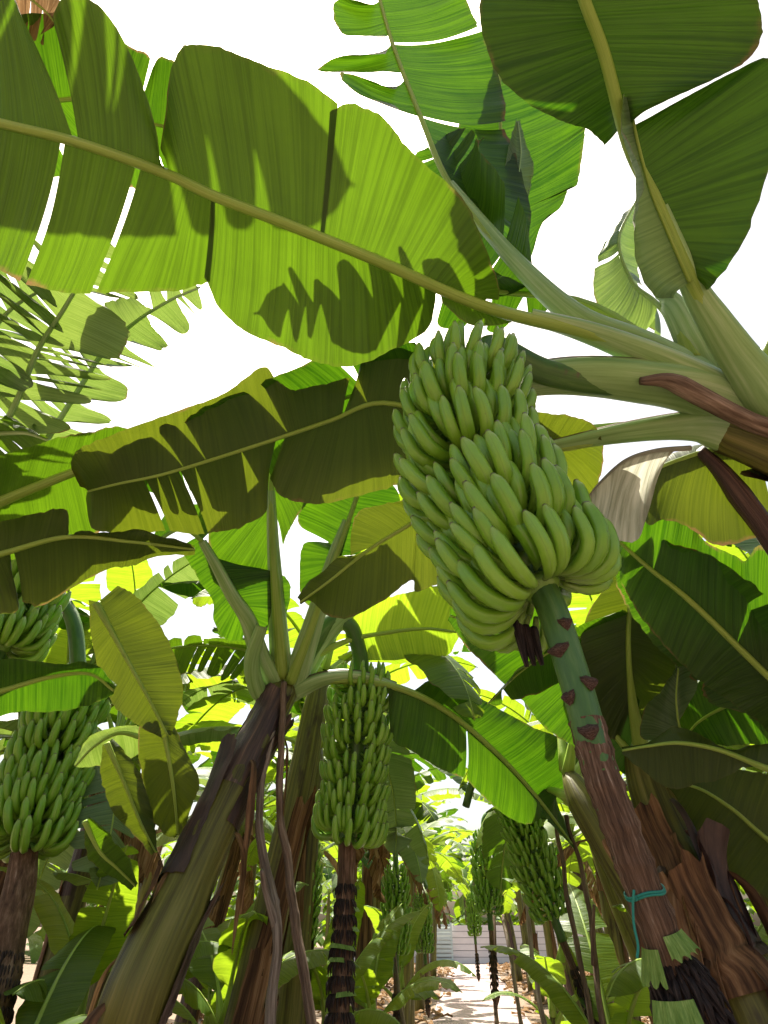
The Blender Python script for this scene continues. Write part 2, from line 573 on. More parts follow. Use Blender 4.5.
# ------------------------------------------------------------------ stems
def stem_curve(a, b, bend, n):
    d = (b - a)
    return [a + d * (i / (n - 1)) + bend * math.sin(PI * i / (n - 1)) for i in range(n)]


def sheath(mb, pts, rad, t0, t1, a0, a1, off, seed, flare=0.02, n=16, m=9):
    """a strip of old leaf sheath wrapped part-way round the stem, its top peeling away with a ragged end"""
    N = len(pts) - 1
    rows, uvs, es = [], [], []
    for i in range(n + 1):
        u = i / n
        row, uvr, er = [], [], []
        for j in range(m + 1):
            q = j / m
            ragged = 1 + 0.16 * nz(q * 6 + seed, seed) + 0.06 * nz(q * 25 + seed, 2.0)
            t = t0 + (t1 - t0) * u * ragged
            t = min(max(t, 0.0), 1.0)
            c = cr(pts, t * N)
            T = (cr(pts, min(N, t * N + 0.2)) - cr(pts, max(0, t * N - 0.2))).normalized()
            X = T.cross(Vector((0, 1, 0.01))).normalized()
            Y = T.cross(X)
            r = rad[0] + (rad[-1] - rad[0]) * t
            a = a0 + (a1 - a0) * (q * (1 - 0.35 * u) + 0.175 * u) + 0.06 * nz(u * 4, seed) + (0.05 * nz(u * 9, seed + q * 0.2) + .02 * nz(u * 40, seed + q * .2)) * abs(2 * q - 1)
            rr = r * (1.0 + 0.04 * nz(a * 2, u * 5, seed)) + off + flare * max(0, (u - 0.45) / 0.55) ** 2 * (1 + nz(q * 4, seed, 1.0)) \
                + 0.008 * nz(q * 11 + seed, u * 4) + 0.004 * nz(q * 34 + seed, u * 9)
            row.append(c + X * (math.cos(a) * rr) + Y * (math.sin(a) * rr)); uvr.append((q * (a1 - a0) / 6.0 + seed, u * (t1 - t0) * 2.2)); er.append((u, q))
        rows.append(row); uvs.append(uvr); es.append(er)
    mb.grid(rows, uvs, es)


def pseudostem(plant, pts, r0, r1, seg=18, n_sh=6, seed=0, dark=2, n_samp=28):
    sp_ = spline(pts, n_samp)
    rad = [r0 + (r1 - r0) * i / (n_samp - 1) for i in range(n_samp)]
    mb = MB()
    mb.tube(sp_, rad[:-2] + [rad[-2] * .75, rad[-1] * .25], seg, 0.10, 1.0, True, seed)
    st = mb.build('pseudostem', M['stem'], plant)
    rg = random.Random(seed * 7 + 3)
    for k in range(n_sh):
        s = MB()
        t0 = rg.uniform(0.0, 0.72)
        a0 = rg.uniform(0, 2 * PI)
        sheath(s, sp_, rad, t0, min(0.98, t0 + rg.uniform(0.18, 0.38)), a0, a0 + rg.uniform(1.2, 2.6), 0.004 + 0.003 * k, seed + k * 1.7,
               rg.uniform(0.0, 0.05))
        s.build('dry_sheath', M['dark_sheath'] if k < dark else M['dry'], plant)
    return sp_, rad


def hanging_strip(plant, p, d, L, w, seed, mat='dry_leaf'):
    """a torn ribbon of dead leaf that hangs down and twists"""
    rg = random.Random(seed)
    n = 22; rows, uvs = [], []
    a = rg.uniform(0, 6.28); q = p.copy(); v = d.normalized() * .6 + Vector((0, 0, .3))
    for i in range(n + 1):
        u = i / n
        v = (v * .80 + Vector((.10 * nz(u * 3, seed), .10 * nz(u * 3, seed + 9), -.35))).normalized()
        q = q + v * (L / n)
        a += .22 * nz(u * 4, seed + 3)
        s = Vector((math.cos(a), math.sin(a), 0)); s = (s - v * s.dot(v)).normalized(); m = v.cross(s)
        ww = w * (.5 + .5 * math.sin(PI * min(1, .15 + u * .8))) * (1 + .35 * nz(u * 9, seed)) * (1 - u ** 5 * .8)
        rows.append([q + s * (ww * k) + m * (ww * (.55 * abs(k) ** 1.5 + .25 * nz(k * 3, u * 6, seed))) for k in (-1, -.5, 0, .5, 1)])
        uvs.append([(k * w * 1.2 + seed, u * L) for k in (-1, -.5, 0, .5, 1)])
    mb = MB(); mb.grid(rows, uvs)
    return mb.build('dry_strip', M[mat], plant)


# ------------------------------------------------------------------ bananas
def finger_mb(seed, seg=10, n=14, bend=1.0):
    rg = random.Random(seed)
    k = bend * rg.uniform(0.85, 1.15)
    prof = [(0.0, 0.0), (0.045, -0.017 * k), (0.088, -0.011 * k), (0.115, 0.015), (0.1245, 0.056), (0.128 + .005 * rg.uniform(-1, 1), 0.096 + 0.007 * rg.uniform(-1, 1))]
    side = rg.uniform(-0.008, 0.008)
    C = [Vector((x, side * (i / 5) ** 2, z)) for i, (x, z) in enumerate(prof)]
    ts = [0, .07, .15, .24, .34, .45, .56, .67, .77, .85, .905, .945, .97, .985, 1.0] if n >= 14 else [0, .12, .28, .5, .72, .88, .95, 1.0]
    X = [0, .07, .15, .24, .34, .45, .67, .80, .87, .915, .945, .965, .985, 1.0]
    Yr = [.0075, .0085, .0115, .0155, .0180, .0190, .0190, .0183, .0168, .0142, .0112, .0085, .0070, .0062]
    f = rg.uniform(0.86, 0.97)
    mb = MB()
    pts = [cr(C, t * 5) for t in ts]
    b = mb.tube(pts, [float(np.interp(t, X, Yr)) * f for t in ts], seg, 0.0, 1.0, True, 0)
    for i, t in enumerate(ts):
        for j in range(seg):
            th = 2 * PI * j / seg
            h = (th % (2 * PI / 5)) - PI / 5
            q = 0.35 + 0.65 * math.cos(PI / 5) / math.cos(h) / 0.94          # five blunt edges
            c = pts[i]
            mb.v[b + i * seg + j] = tuple(c + (Vector(mb.v[b + i * seg + j]) - c) * q)
            mb.uv[b + i * seg + j] = (j / seg, t)
    return mb


FINGERS = [finger_mb(11 + i, 15, 14, 0.8 + 0.1 * i) for i in range(6)]
FINGERS_LOW = [finger_mb(31 + i, 7, 8, 0.9 + 0.1 * i) for i in range(4)]
FINGER_ME = [f.mesh('banana', M['banana']) for f in FINGERS]
CAMPOS = Vector((0, 0, CAM_H))


def hand_layout(axis, t_of, nh, scale_of, rg, nf=(11, 11), span=5.4, spiral=2.35, tilt=0.12, slope=0.25, roffs=1.0):
    """for every hand: its centre, and a matrix for every finger"""
    out = []
    N = len(axis) - 1
    for k in range(nh):
        t = t_of(k)
        c = cr(axis, t * N)
        T = (cr(axis, min(N, t * N + 0.3)) - cr(axis, max(0, t * N - 0.3))).normalized()
        Z = -T                                       # axis runs down; fingers turn up
        toc = (CAMPOS - c); X = toc - Z * toc.dot(Z); X.normalize()
        Y = Z.cross(X)
        B = Matrix((X, Y, Z)).transposed().to_4x4()
        sc = scale_of(k)
        a0 = k * spiral
        fm = []
        htilt = rg.uniform(-.09, .09)
        for row in range(2):
            m = nf[row]
            for i in range(m):
                q = (i + 0.5 * row + rg.uniform(-0.12, 0.12)) / m
                a = a0 + (q - 0.5) * span
                s = sc * rg.uniform(0.94, 1.07) * (1.0 if row == 0 else 0.93)
                zoff = (0.040 * row + slope * 0.07 * (q - 0.5)) * sc
                roff = (0.052 - 0.012 * row) * roffs
                pit = rg.uniform(-0.06, 0.06) + (0.10 if row == 0 else -0.14) + tilt + htilt * math.cos(a)
                Mx = Matrix.Translation(c) @ B @ Matrix.Rotation(a, 4, 'Z') @ Matrix.Translation((roff, 0, zoff)) \
                    @ Matrix.Rotation(pit, 4, 'Y') @ Matrix.Rotation(rg.uniform(-0.10, 0.10), 4, 'Z') @ Matrix.Rotation(rg.uniform(-0.09, 0.09), 4, 'X') @ Matrix.Scale(s, 4)
                fm.append(Mx)
        out.append((c, B, sc, fm))
    return out


def cushion(mb, c, B, sc):
    pts = []
    rows = []
    for i in range(5):
        z = (-0.004 + 0.05 * i / 4) * sc
        r = (0.028 + 0.022 * math.sin(PI * i / 4)) * sc
        rows.append([c + (B.to_3x3() @ Vector((math.cos(2 * PI * j / 14) * r, math.sin(2 * PI * j / 14) * r, z))) for j in range(14)])
    mb.grid(rows, None, None, True)


def bunch(root, hands, single, low=False):
    """hands become parts; the `single` fingers nearest the camera are bananas of their own, the far side stays one mesh with its hand"""
    allf = []
    for k, (c, B, sc, fm) in enumerate(hands):
        for i, Mx in enumerate(fm):
            mid = Mx @ Vector((0.13, 0, 0.02))
            cc = c
            out = (mid - cc).normalized()
            face = out.dot((CAMPOS - cc).normalized())
            allf.append((-face, k, i))
    allf.sort()
    chosen = set((k, i) for _, k, i in allf[:single])
    src = FINGERS_LOW if low else FINGERS
    for k, (c, B, sc, fm) in enumerate(hands):
        mb = MB()
        cushion(mb, c, B, sc)
        for i in range(len(mb.uv)): mb.uv[i] = (0, 0.2)
        for i, Mx in enumerate(fm):
            if (k, i) not in chosen:
                mb.append(src[(k * 7 + i * 3) % len(src)], Mx)
        h = mb.build('banana_hand', M['banana'], root)
        for i, Mx in enumerate(fm):
            if (k, i) in chosen:
                b = bpy.data.objects.new('banana', FINGER_ME[(k * 5 + i * 7) % len(FINGER_ME)])
                link(b, h, Mx)


def flower_skirt(root, pts, rads, rows, per, ln, seed, mat=None, spread=1.0):
    """rings of withered flowers hanging round the bunch stalk"""
    rg = random.Random(seed)
    mb = MB()
    N = len(pts) - 1
    for k in range(rows):
        t = (k + 0.3) / rows
        c = cr(pts, t * N)
        T = (cr(pts, min(N, t * N + 0.3)) - cr(pts, max(0, t * N - 0.3))).normalized()
        X = T.orthogonal().normalized(); Y = T.cross(X)
        r = float(np.interp(t, np.linspace(0, 1, len(rads)), rads))
        for i in range(per):
            a = 2 * PI * (i + rg.uniform(-0.3, 0.3)) / per + k * 0.7
            d = X * math.cos(a) + Y * math.sin(a)
            l = ln * rg.uniform(0.6, 1.25)
            s = spread * rg.uniform(0.2, 0.75)
            p0 = c + d * r * 0.8
            p1 = c + d * (r + l * 0.34 * s) + T * l * 0.45 + X * rg.uniform(-.004, .004)
            p2 = c + d * (r + l * 0.30 * s + rg.uniform(-.004, .006)) + T * l + Y * rg.uniform(-.006, .006)
            w = ln * 0.085 * rg.uniform(0.7, 1.4)
            mb.tube(spline([p0, p1, p2], 5), [w * 0.6, w * 1.0, w * 1.1, w * 0.8, w * 0.35], 5, 0.0, 1.0, True)
    o = mb.build('withered_flowers', mat or M['flower'], root)
    return o
# ================================================================== the near plant on the right
crown = P(735, 408, 1.63)
main = empty('banana_plant', (2.05, 0.85, 0), 'large banana plant leaning in from the right, bearing the nearest big bunch', 'banana plant', 'banana plants')
stem_pts = [Vector((2.05, 0.85, 0)), Vector((1.9, 0.9, 0.8)), Vector((1.72, 0.98, 1.6)), P(960, 545, 1.60), P(860, 485, 1.61), P(768, 442, 1.62), P(700, 418, 1.65)]
pseudostem(main, stem_pts, 0.15, 0.075, 24, 6, 3.1, 3)
# sheathing leaf bases that fan out of the crown
def petiole_base(plant, pts, r0, r1, seed=0, flat=0.75, mat=None):
    """a leaf stalk: a gutter open on its upper side, its rims thin and brown"""
    n, m = 40, 22
    q = spline([P(*p) for p in pts], n)
    rows, uvs, es = [], [], []
    L = 0.0
    for i in range(n):
        u = i / (n - 1)
        r = r0 + (r1 - r0) * u ** 0.8
        if i: L += (q[i] - q[i - 1]).length
        T = (q[min(i + 1, n - 1)] - q[max(i - 1, 0)]).normalized()
        U = Vector((0, 0, 1)); U = U - T * U.dot(T); U.normalize(); S = T.cross(U)
        am = 2.25 - 0.25 * u
        row, uvr, er = [], [], []
        for j in range(m + 1):
            k = -1 + 2 * j / m
            a = k * am
            rr = r * (1 + 0.05 * nz(a * 1.2 + seed, L * 5) + .012 * nz(a * 9 + seed, L * 14)) * (1 - 0.10 * abs(k) ** 3)
            row.append(q[i] + S * (math.sin(a) * rr) - U * (math.cos(a) * rr * flat)); uvr.append((k * 0.5 + seed, L)); er.append((abs(k), 0))
        for j in range(m, -1, -1):
            k = -1 + 2 * j / m
            a = k * (am - 0.02)
            rr = r * 0.80 * (1 - 0.0 * abs(k)) + r * 0.10 * abs(k) ** 3
            row.append(q[i] + S * (math.sin(a) * rr) - U * (math.cos(a) * rr * flat - r * 0.12)); uvr.append((k * 0.5 + seed, L)); er.append((abs(k), 0))
        rows.append(row); uvs.append(uvr); es.append(er)
    mb = MB(); mb.grid(rows, uvs, es, True)
    return mb.build('petiole', mat or M['petiole'], plant)
petiole_base(main, [(800, 438, 1.60), (735, 402, 1.60), (690, 376, 1.60), (640, 352, 1.595), (584, 331, 1.58), (530, 316, 1.57)], 0.085, 0.022, 1)
petiole_base(main, [(790, 455, 1.61), (720, 430, 1.63), (684, 426, 1.66), (620, 433, 1.70), (549, 447, 1.78)], 0.085, 0.024, 2)
petiole_base(main, [(830, 440, 1.52), (775, 402, 1.52), (745, 365, 1.51), (715, 322, 1.49), (690, 280, 1.47), (660, 208, 1.43)], 0.085, 0.020, 3)
petiole_base(main, [(740, 400, 1.62), (705, 365, 1.65), (690, 340, 1.66), (672, 305, 1.7), (660, 292, 1.75)], 0.06, 0.03, 4, 0.6)
petiole_base(main, [(760, 420, 1.60), (700, 392, 1.61), (640, 381, 1.60), (585, 376, 1.60), (540, 378, 1.62), (490, 388, 1.66), (440, 405, 1.70)], 0.085, 0.045, 5, 0.8)
petiole_base(main, [(720, 390, 1.66), (640, 347, 1.70), (574, 315, 1.76), (510, 255, 1.87), (451, 185, 2.02)], 0.075, 0.018, 6, 0.7)
db = MB()
q = spline([P(640, 381, 1.53), P(668, 381, 1.52), P(700, 396, 1.51), P(735, 414, 1.50), P(768, 428, 1.50), P(850, 450, 1.53)], 30)
db.tube(q, [0.012 + 0.016 * min(1, i / 8) for i in range(30)], 12, 0.16, 0.9, True, 9)
db.build('dry_petiole', M['wood'], main)
db = MB()
q = spline([P(700, 450, 1.68), P(722, 472, 1.69), P(745, 503, 1.69), P(775, 545, 1.68), P(840, 640, 1.66)], 24)
db.tube(q, [0.016 + 0.018 * min(1, i / 10) for i in range(24)], 12, 0.15, 1.0, True, 5)
db.build('dry_petiole', M['dark_sheath'], main)
hero_leaf(main, [(735, 392, 1.62), (650, 352, 1.6), (584, 330, 1.58), (484, 305, 1.56), (384, 262, 1.53), (300, 228, 1.5), (215, 195, 1.48),
                 (165, 172, 1.47), (80, 142, 1.46), (0, 122, 1.46), (-90, 98, 1.5), (-170, 80, 1.58)], [
    (-0.10, [(3.2, 500, 300, .1), (3.25, 497, 280, .06), (3.45, 481, 235), (3.7, 460, 195), (4.1, 414, 155), (4.4, 384, 120), (4.6, 352, 104), (4.76, 330, 112)]),
    (-0.08, [(4.71, 338, 103, -.02), (4.95, 302, 80), (5.3, 255, 62), (5.7, 216, 47), (5.95, 190, 45), (6.2, 176, 52), (6.5, 166, 85), (6.95, 161, 148)]),
    (-0.10, [(7.0, 160, 164), (7.15, 151, 112), (7.35, 128, 48), (7.55, 103, 10), (7.75, 80, -4), (7.9, 60, -2), (8.02, 51, 18)]),
    (-0.10, [(8.08, 22, 16), (8.5, 0, -30), (9.3, -40, -70), (10.3, -110, -40), (11, -170, 80, .1)]),
    (0.04, [(2.85, 512, 322), (3.05, 492, 326), (3.25, 465, 322), (3.46, 443, 300)]),
    (0.14, [(3.48, 437, 296, -.1), (3.65, 428, 328), (4.0, 395, 348), (4.4, 352, 366), (4.75, 316, 362), (5.1, 285, 348), (5.5, 248, 332), (5.8, 222, 312), (6.06, 205, 276)]),
    (0.12, [(6.0, 210, 282, .02), (6.35, 175, 291), (6.75, 135, 292), (7.3, 97, 293)]),
    (0.13, [(7.36, 90, 294), (7.75, 60, 292), (8.18, 27, 284)]),
    (0.12, [(8.23, 20, 281), (8.8, -20, 262), (9.5, -80, 240), (10.3, -130, 180), (11, -170, 82, -.1)]),
], M['leaf'], (0.0185, 0.011), 0.05, 0, 0.30, 0.03, label='long leaf overhead with a pale midrib and slits of sky between its lobes')

hero_leaf(main, [(715, 420, 1.64), (684, 424, 1.66), (620, 432, 1.7), (549, 447, 1.78), (470, 424, 1.88), (384, 402, 1.95), (330, 420, 1.98),
                 (265, 442, 2.0), (170, 472, 2.02), (120, 483, 2.04), (88, 491, 2.06)], [
    (-0.05, [(2.5, 602, 440), (2.7, 592, 424), (3.0, 568, 415), (3.3, 540, 412), (3.9, 490, 395), (4.6, 425, 356), (5.0, 396, 342), (5.3, 375, 338), (5.55, 364, 350), (5.75, 360, 372)]),
    (-0.08, [(5.78, 350, 377), (6.2, 315, 386), (6.5, 292, 389), (6.65, 276, 380), (6.85, 262, 367), (7.2, 228, 391), (7.7, 190, 407), (8.4, 140, 424), (9.0, 100, 440), (9.5, 78, 450), (9.9, 71, 466), (10, 80, 486)]),
    (0.10, [(2.5, 604, 442), (2.8, 600, 478), (3.2, 578, 502), (3.7, 520, 505), (4.2, 450, 500), (4.8, 400, 485), (5.2, 384, 489), (5.7, 330, 502), (6.1, 300, 502), (6.35, 282, 496), (6.72, 270, 480)]),
    (0.12, [(6.85, 265, 490), (7.0, 266, 512), (7.25, 243, 526), (7.6, 222, 531), (7.88, 208, 532)]),
    (0.12, [(7.9, 205, 533), (8.2, 186, 534), (8.42, 169, 532)]),
    (0.12, [(8.46, 164, 533), (9, 132, 534), (9.5, 105, 531), (9.85, 90, 527), (10, 86, 500)]),
], M['leaf_dark'], (0.016, 0.004), 0.045, 0, 0.3, 0.024, label='dark shaded leaf across the left middle with a row of narrow slits')

hero_leaf(main, [(720, 388, 1.66), (640, 346, 1.70), (574, 315, 1.76), (510, 255, 1.87), (451, 185, 2.02), (421, 117, 2.17), (395, 50, 2.32), (380, 0, 2.42), (365, -60, 2.52)], [
    (0.10, [(3.55, 490, 236), (3.65, 508, 258), (3.8, 521, 263), (3.95, 529, 235), (4.2, 531, 205), (4.5, 523, 176), (4.8, 514, 150), (5.0, 505, 128)]),
    (0.05, [(5.02, 505, 122), (5.3, 505, 100), (5.6, 500, 78), (5.9, 490, 48), (6.1, 484, 30)]),
    (0.0, [(6.14, 478, 28), (6.5, 468, 2), (7.2, 455, -30), (7.6, 430, -60), (8, 366, -62)]),
    (-0.08, [(5.0, 395, 105), (5.1, 350, 88), (5.2, 340, 74), (5.35, 362, 76), (5.55, 395, 88)]),
    (-0.10, [(5.65, 385, 70), (5.8, 330, 73), (5.9, 317, 69), (6.0, 345, 54), (6.15, 385, 55)]),
    (-0.08, [(6.3, 385, 36), (6.5, 345, 33), (6.7, 333, 12), (6.9, 340, 0), (7.0, 372, 5)]),
    (-0.08, [(7.1, 350, -5), (7.5, 335, -30), (7.8, 345, -60), (8, 363, -62)]),
], M['leaf'], (0.017, 0.007), 0.05, 0, 0.4, 0.03, label='upright leaf in the sky at top centre, its left side torn into strips')

hero_leaf(main, [(765, 395, 1.55), (725, 340, 1.51), (690, 280, 1.47), (655, 200, 1.42), (628, 145, 1.37), (604, 55, 1.29), (584, 0, 1.24), (565, -60, 1.21), (545, -130, 1.2)], [
    (-0.06, [(1.95, 702, 292, .06), (2.1, 714, 284), (2.5, 743, 242), (2.9, 766, 178), (3.2, 785, 125), (3.5, 786, 80), (3.75, 768, 58), (3.95, 725, 76), (4.1, 680, 100), (4.18, 648, 118)]),
    (-0.08, [(4.2, 643, 112), (4.4, 668, 100), (4.7, 712, 80), (4.95, 742, 64), (5.2, 758, 46), (5.5, 762, 20), (5.9, 755, -10), (6.5, 730, -60), (7.3, 660, -110), (8, 546, -132)]),
    (0.08, [(4.25, 606, 144), (4.4, 590, 128), (4.65, 560, 120), (4.9, 528, 103), (5.2, 499, 76), (5.5, 485, 42), (5.9, 480, 0), (6.4, 490, -50), (7.2, 520, -100), (8, 544, -132)]),
], M['leaf'], (0.020, 0.011), 0.05, 0, 0.35, 0.03, label='broad leaf in the top right corner, striped pale and dark')
hero_leaf(main, [(690, 282, 1.44), (668, 232, 1.40), (650, 188, 1.37), (637, 140, 1.34), (629, 96, 1.32)], [
    (-0.05, [(0, 676, 298), (0.2, 655, 297), (0.6, 640, 276), (1.1, 634, 240), (1.7, 637, 210), (2.2, 640, 190), (2.6, 634, 160), (3.2, 624, 128), (4, 627, 92)]),
], M['leaf_waxy'], (0.006, 0.003), 0.22, 0, 0.2, 0.006, label='curled pale underside of a leaf edge beside the top right leaf', jag=0.003)
hero_leaf(main, [(600, 330, 2.0), (540, 285, 2.3), (508, 215, 2.4), (500, 120, 2.45), (500, 40, 2.5)], [
    (0.1, [(1.2, 528, 264), (1.5, 543, 222), (1.75, 560, 208), (2.0, 570, 186), (2.05, 578, 182), (2.3, 584, 135), (2.6, 585, 120), (2.8, 560, 112), (3.5, 540, 60), (4, 502, 38)]),
    (0.1, [(1.2, 508, 268), (2, 470, 200), (3, 460, 120), (4, 499, 38)]),
], M['leaf'], (0.014, 0.006), 0.05, 0, 0.3, 0.02, label='leaf behind the upright top centre leaf with a brown notched edge')
hero_leaf(main, [(524, 216, 2.2), (519, 180, 2.2), (521, 150, 2.22), (518, 122, 2.25)], [
    (0.0, [(0, 516, 220), (0.8, 502, 195), (1.6, 508, 150), (3, 516, 120)]),
    (0.05, [(0, 522, 218), (0.8, 531, 190), (1.6, 532, 160), (3, 519, 120)]),
], M['leaf_waxy'], (0.003, 0.002), 0.2, 0, 0.2, 0.003, label='small pale withered strip hanging by the top centre leaf', midmat=M['petiole'])
hero_leaf(main, [(692, 362, 1.66), (675, 320, 1.70), (655, 300, 1.8), (632, 280, 1.9), (618, 240, 2.0), (636, 200, 2.1)], [
    (0.05, [(2.0, 655, 318), (2.3, 640, 335), (2.6, 618, 337), (3, 602, 322), (3.4, 593, 290), (3.7, 594, 268)]),
    (0.05, [(3.75, 596, 262), (4, 600, 250), (4.3, 610, 232), (4.6, 622, 218), (5, 638, 202)]),
    (0.1, [(2.3, 652, 345), (2.6, 662, 335), (2.9, 640, 318), (3.1, 640, 300)]),
    (0.1, [(3.2, 642, 290), (3.6, 640, 268), (4, 641, 255), (4.5, 644, 225), (5, 639, 200)]),
], M['leaf_waxy'], (0.012, 0.004), 0.10, 0, 0.4, 0.028, label='pale bluish torn leaf against the sky behind the top right leaf stalk')
hero_leaf(main, [(760, 440, 1.66), (720, 447, 1.68), (690, 455, 1.69), (652, 472, 1.74), (640, 500, 1.78)], [
    (0.02, [(0.0, 780, 530), (0.4, 745, 540), (0.9, 715, 545), (1.5, 690, 528), (2.2, 664, 520), (3, 648, 525), (4, 641, 505)]),
    (0.1, [(0, 760, 430), (1, 720, 440), (2, 685, 448), (3, 645, 465), (4, 636, 495)]),
], M['leaf_dark'], (0.010, 0.004), 0.08, 0, 0.3, 0.014, label='dark folded leaf hanging under the crown on the right')
hero_leaf(main, [(690, 447, 1.60), (655, 450, 1.60), (625, 460, 1.60), (600, 482, 1.63), (586, 500, 1.66)], [
    (0.0, [(0.2, 668, 452), (0.5, 657, 480), (0.8, 645, 520), (1.0, 637, 540), (1.4, 618, 541), (2.0, 604, 540), (2.7, 598, 526), (3.3, 592, 515), (4, 585, 503)]),
], M['withered'], (0.008, 0.003), 0.14, 0, 0.3, 0.008, label='greyish withered leaf flap hanging beside the big bunch', midmat=M['withered'])
hero_leaf(main, [(520, 450, 1.95), (470, 482, 2.0), (415, 520, 2.05), (370, 548, 2.1), (330, 580, 2.15), (300, 602, 2.2)], [
    (-.03, [(0.5, 480, 450), (1.3, 430, 480), (1.7, 400, 500), (2.1, 384, 505), (2.4, 360, 510), (2.7, 352, 528), (3.0, 351, 556)]),
    (0.0, [(3.05, 351, 558), (3.4, 340, 556), (3.8, 322, 572), (4.3, 308, 582), (5, 298, 597)]),
    (0.08, [(0.5, 500, 560), (1.3, 455, 575), (1.6, 441, 582), (1.9, 416, 592), (2.0, 412, 580), (2.6, 385, 600), (3.2, 355, 615), (3.8, 330, 617), (4.4, 314, 603), (5, 300, 604)]),
], M['leaf_dark'], (0.013, 0.004), 0.05, 0, 0.3, 0.014, label='brownish dark leaf behind the big bunch pointing down left')

# ---- the nearest bunch
big = empty('banana_bunch', P(478, 350, 1.5), 'biggest and nearest green banana bunch, hanging from the right-hand plant', 'banana bunch', 'banana bunches')
axis = [P(468, 388, 1.46), P(464, 430, 1.39), P(486, 494, 1.27), P(519, 552, 1.155), P(548, 600, 1.075)]
rgb = random.Random(5)
scs = [0.76, 0.84, .88, .90, .91, .92, .91, .89, .85]
hands = hand_layout(axis, lambda k: 0.0 + 0.97 * (k / 8) ** 0.97, 9, lambda k: scs[k], rgb, (16, 15), 5.2, 2.35, 0.0, 0.65, 1.0)
bunch(big, hands, 100)
st = spline([P(756, 405, 1.63), P(690, 388, 1.62), P(610, 384, 1.60), P(545, 372, 1.57), P(500, 350, 1.54), P(482, 356, 1.51)] + axis[1:]
            + [P(575, 680, 0.97), P(600, 770, 0.88), P(640, 880, 0.80)], 90)
mb = MB(); mb.tube(st, [0.038 - 0.013 * (i / 89) ** 1.2 for i in range(90)], 18, 0.06, 1.0, True, 2)
mb.build('stalk', M['rachis_green'], big)
low = [P(575, 680, 0.97), P(588, 725, 0.925), P(600, 770, 0.88), P(620, 825, 0.835), P(640, 880, 0.80), P(672, 965, 0.755), P(705, 1060, 0.71), P(730, 1130, .68)]
ls = spline(low, 60)
# brown bark: begins as a ragged tongue on one side, closes round the stalk lower down
rows, uvs = [], []
n, mseg = 70, 26
for i in range(n):
    t = 0.13 + 0.87 * i / (n - 1)
    c = cr(low, t * 7); T = (cr(low, min(7, t * 7 + .1)) - cr(low, t * 7 - .1)).normalized()
    toc = (CAMPOS - c); X = (toc - T * toc.dot(T)).normalized(); Y = T.cross(X)
    wrap = PI * min(1.0, 0.42 + (t - 0.13) * 2.6)
    row, uvr = [], []
    for j in range(mseg):
        a = (-1 + 2 * j / (mseg - 1)) * wrap * (1 + 0.12 * nz(i * 0.35, 1.0 if j < mseg / 2 else 7.0)) + 0.25
        ring = 0.0035 * max(0, math.sin(t * 62 + 0.6 * math.sin(a * 2))) ** 4
        rr = 0.0290 - 0.005 * t + ring * .8 + 0.003 * nz(a * 3, t * 40) + 0.0016 * nz(a * 9, t * 110)
        row.append(c + X * (math.cos(a) * rr) + Y * (math.sin(a) * rr)); uvr.append((a / 3, t * 0.75))
    rows.append(row); uvs.append(uvr)
mb = MB(); mb.grid(rows, uvs); mb.build('stalk_bark', M['rachis_bark'], big)
# scars where bracts have dropped off
for k, (px, py, dd, ang, hw) in enumerate(((566, 652, 1.0, 0.45, .75), (564, 690, .965, -.85, .55), (588, 697, .955, .65, .42), (586, 733, .92, .0, .62), (553, 634, 1.03, -.5, .45))):
    c0 = min(range(90), key=lambda i: (st[i] - P(px, py, dd)).length)
    c = st[c0]; T = (st[min(c0 + 1, 89)] - st[c0 - 1]).normalized()
    toc = (CAMPOS - c); X = (toc - T * toc.dot(T)).normalized(); Y = T.cross(X)
    rows = []
    for i in range(7):
        u = i / 6
        row = []
        for j in range(11):
            q = -1 + 2 * j / 10
            a = ang + q * hw
            h = (0.005 + 0.012 * (1 - abs(q))) * (1 + .6 * nz(q * 5, k * 2.3))
            rr = 0.0285 + 0.015 * math.sin(PI * u) * (.75 + .5 * nz(k * 3.1, q * 2)) * (1 - q ** 4) + 0.002 * nz(q * 8, u * 4, k)
            row.append(c + T * ((u - 0.5) * h * 1.6 - 0.008 * q * q) + X * (math.cos(a) * rr) + Y * (math.sin(a) * rr))
        rows.append(row)
    mb = MB(); mb.grid(rows); mb.build('bract_scar', M['scar'], big)
# thin dry bits at the foot of the fruit
for px, py, l in ((528, 640, .05), (520, 636, .06), (536, 642, .045)):
    a = P(px, py, 1.07); mb = MB()
    mb.tube(spline([a + Vector((0, 0, .03)), a, a + Vector((.004, 0, -l))], 8), [.009, .012, .012, .012, .011, .010, .008, .005], 7, .2, 0.7)
    mb.build('dry_bract', M['flower'], big)
# green bracts and skirts of withered flowers
def bract(c_px, d, ang0, ang1, ln, r, seed):
    c = P(*c_px, d); i0 = min(range(59), key=lambda i: (ls[i] - c).length)
    c = ls[i0]; T = (ls[i0 + 1] - ls[i0 - 1]).normalized()
    toc = (CAMPOS - c); X = (toc - T * toc.dot(T)).normalized(); Y = T.cross(X)
    rows, uvs = [], []
    for i in range(9):
        u = i / 8; row, uvr = [], []
        for j in range(25):
            q = j / 24; a = ang0 + (ang1 - ang0) * q
            rr = r + 0.013 * u + 0.003 * math.sin(q * 24) * u
            l = ln * (1 + 0.12 * math.sin(q * 24 + 1))
            row.append(c + T * (u * l) + X * (math.cos(a) * rr) + Y * (math.sin(a) * rr)); uvr.append((q, u * .3))
        rows.append(row); uvs.append(uvr)
    mb = MB(); mb.grid(rows, uvs); mb.build('bract', M['bract'], big)
bract((656, 934), .77, -1.35, -0.05, 0.024, 0.029, 1)
bract((662, 946), .765, 0.35, 1.65, 0.034, 0.030, 2)
bract((684, 985), .75, -0.2, 0.8, 0.022, 0.054, 3)
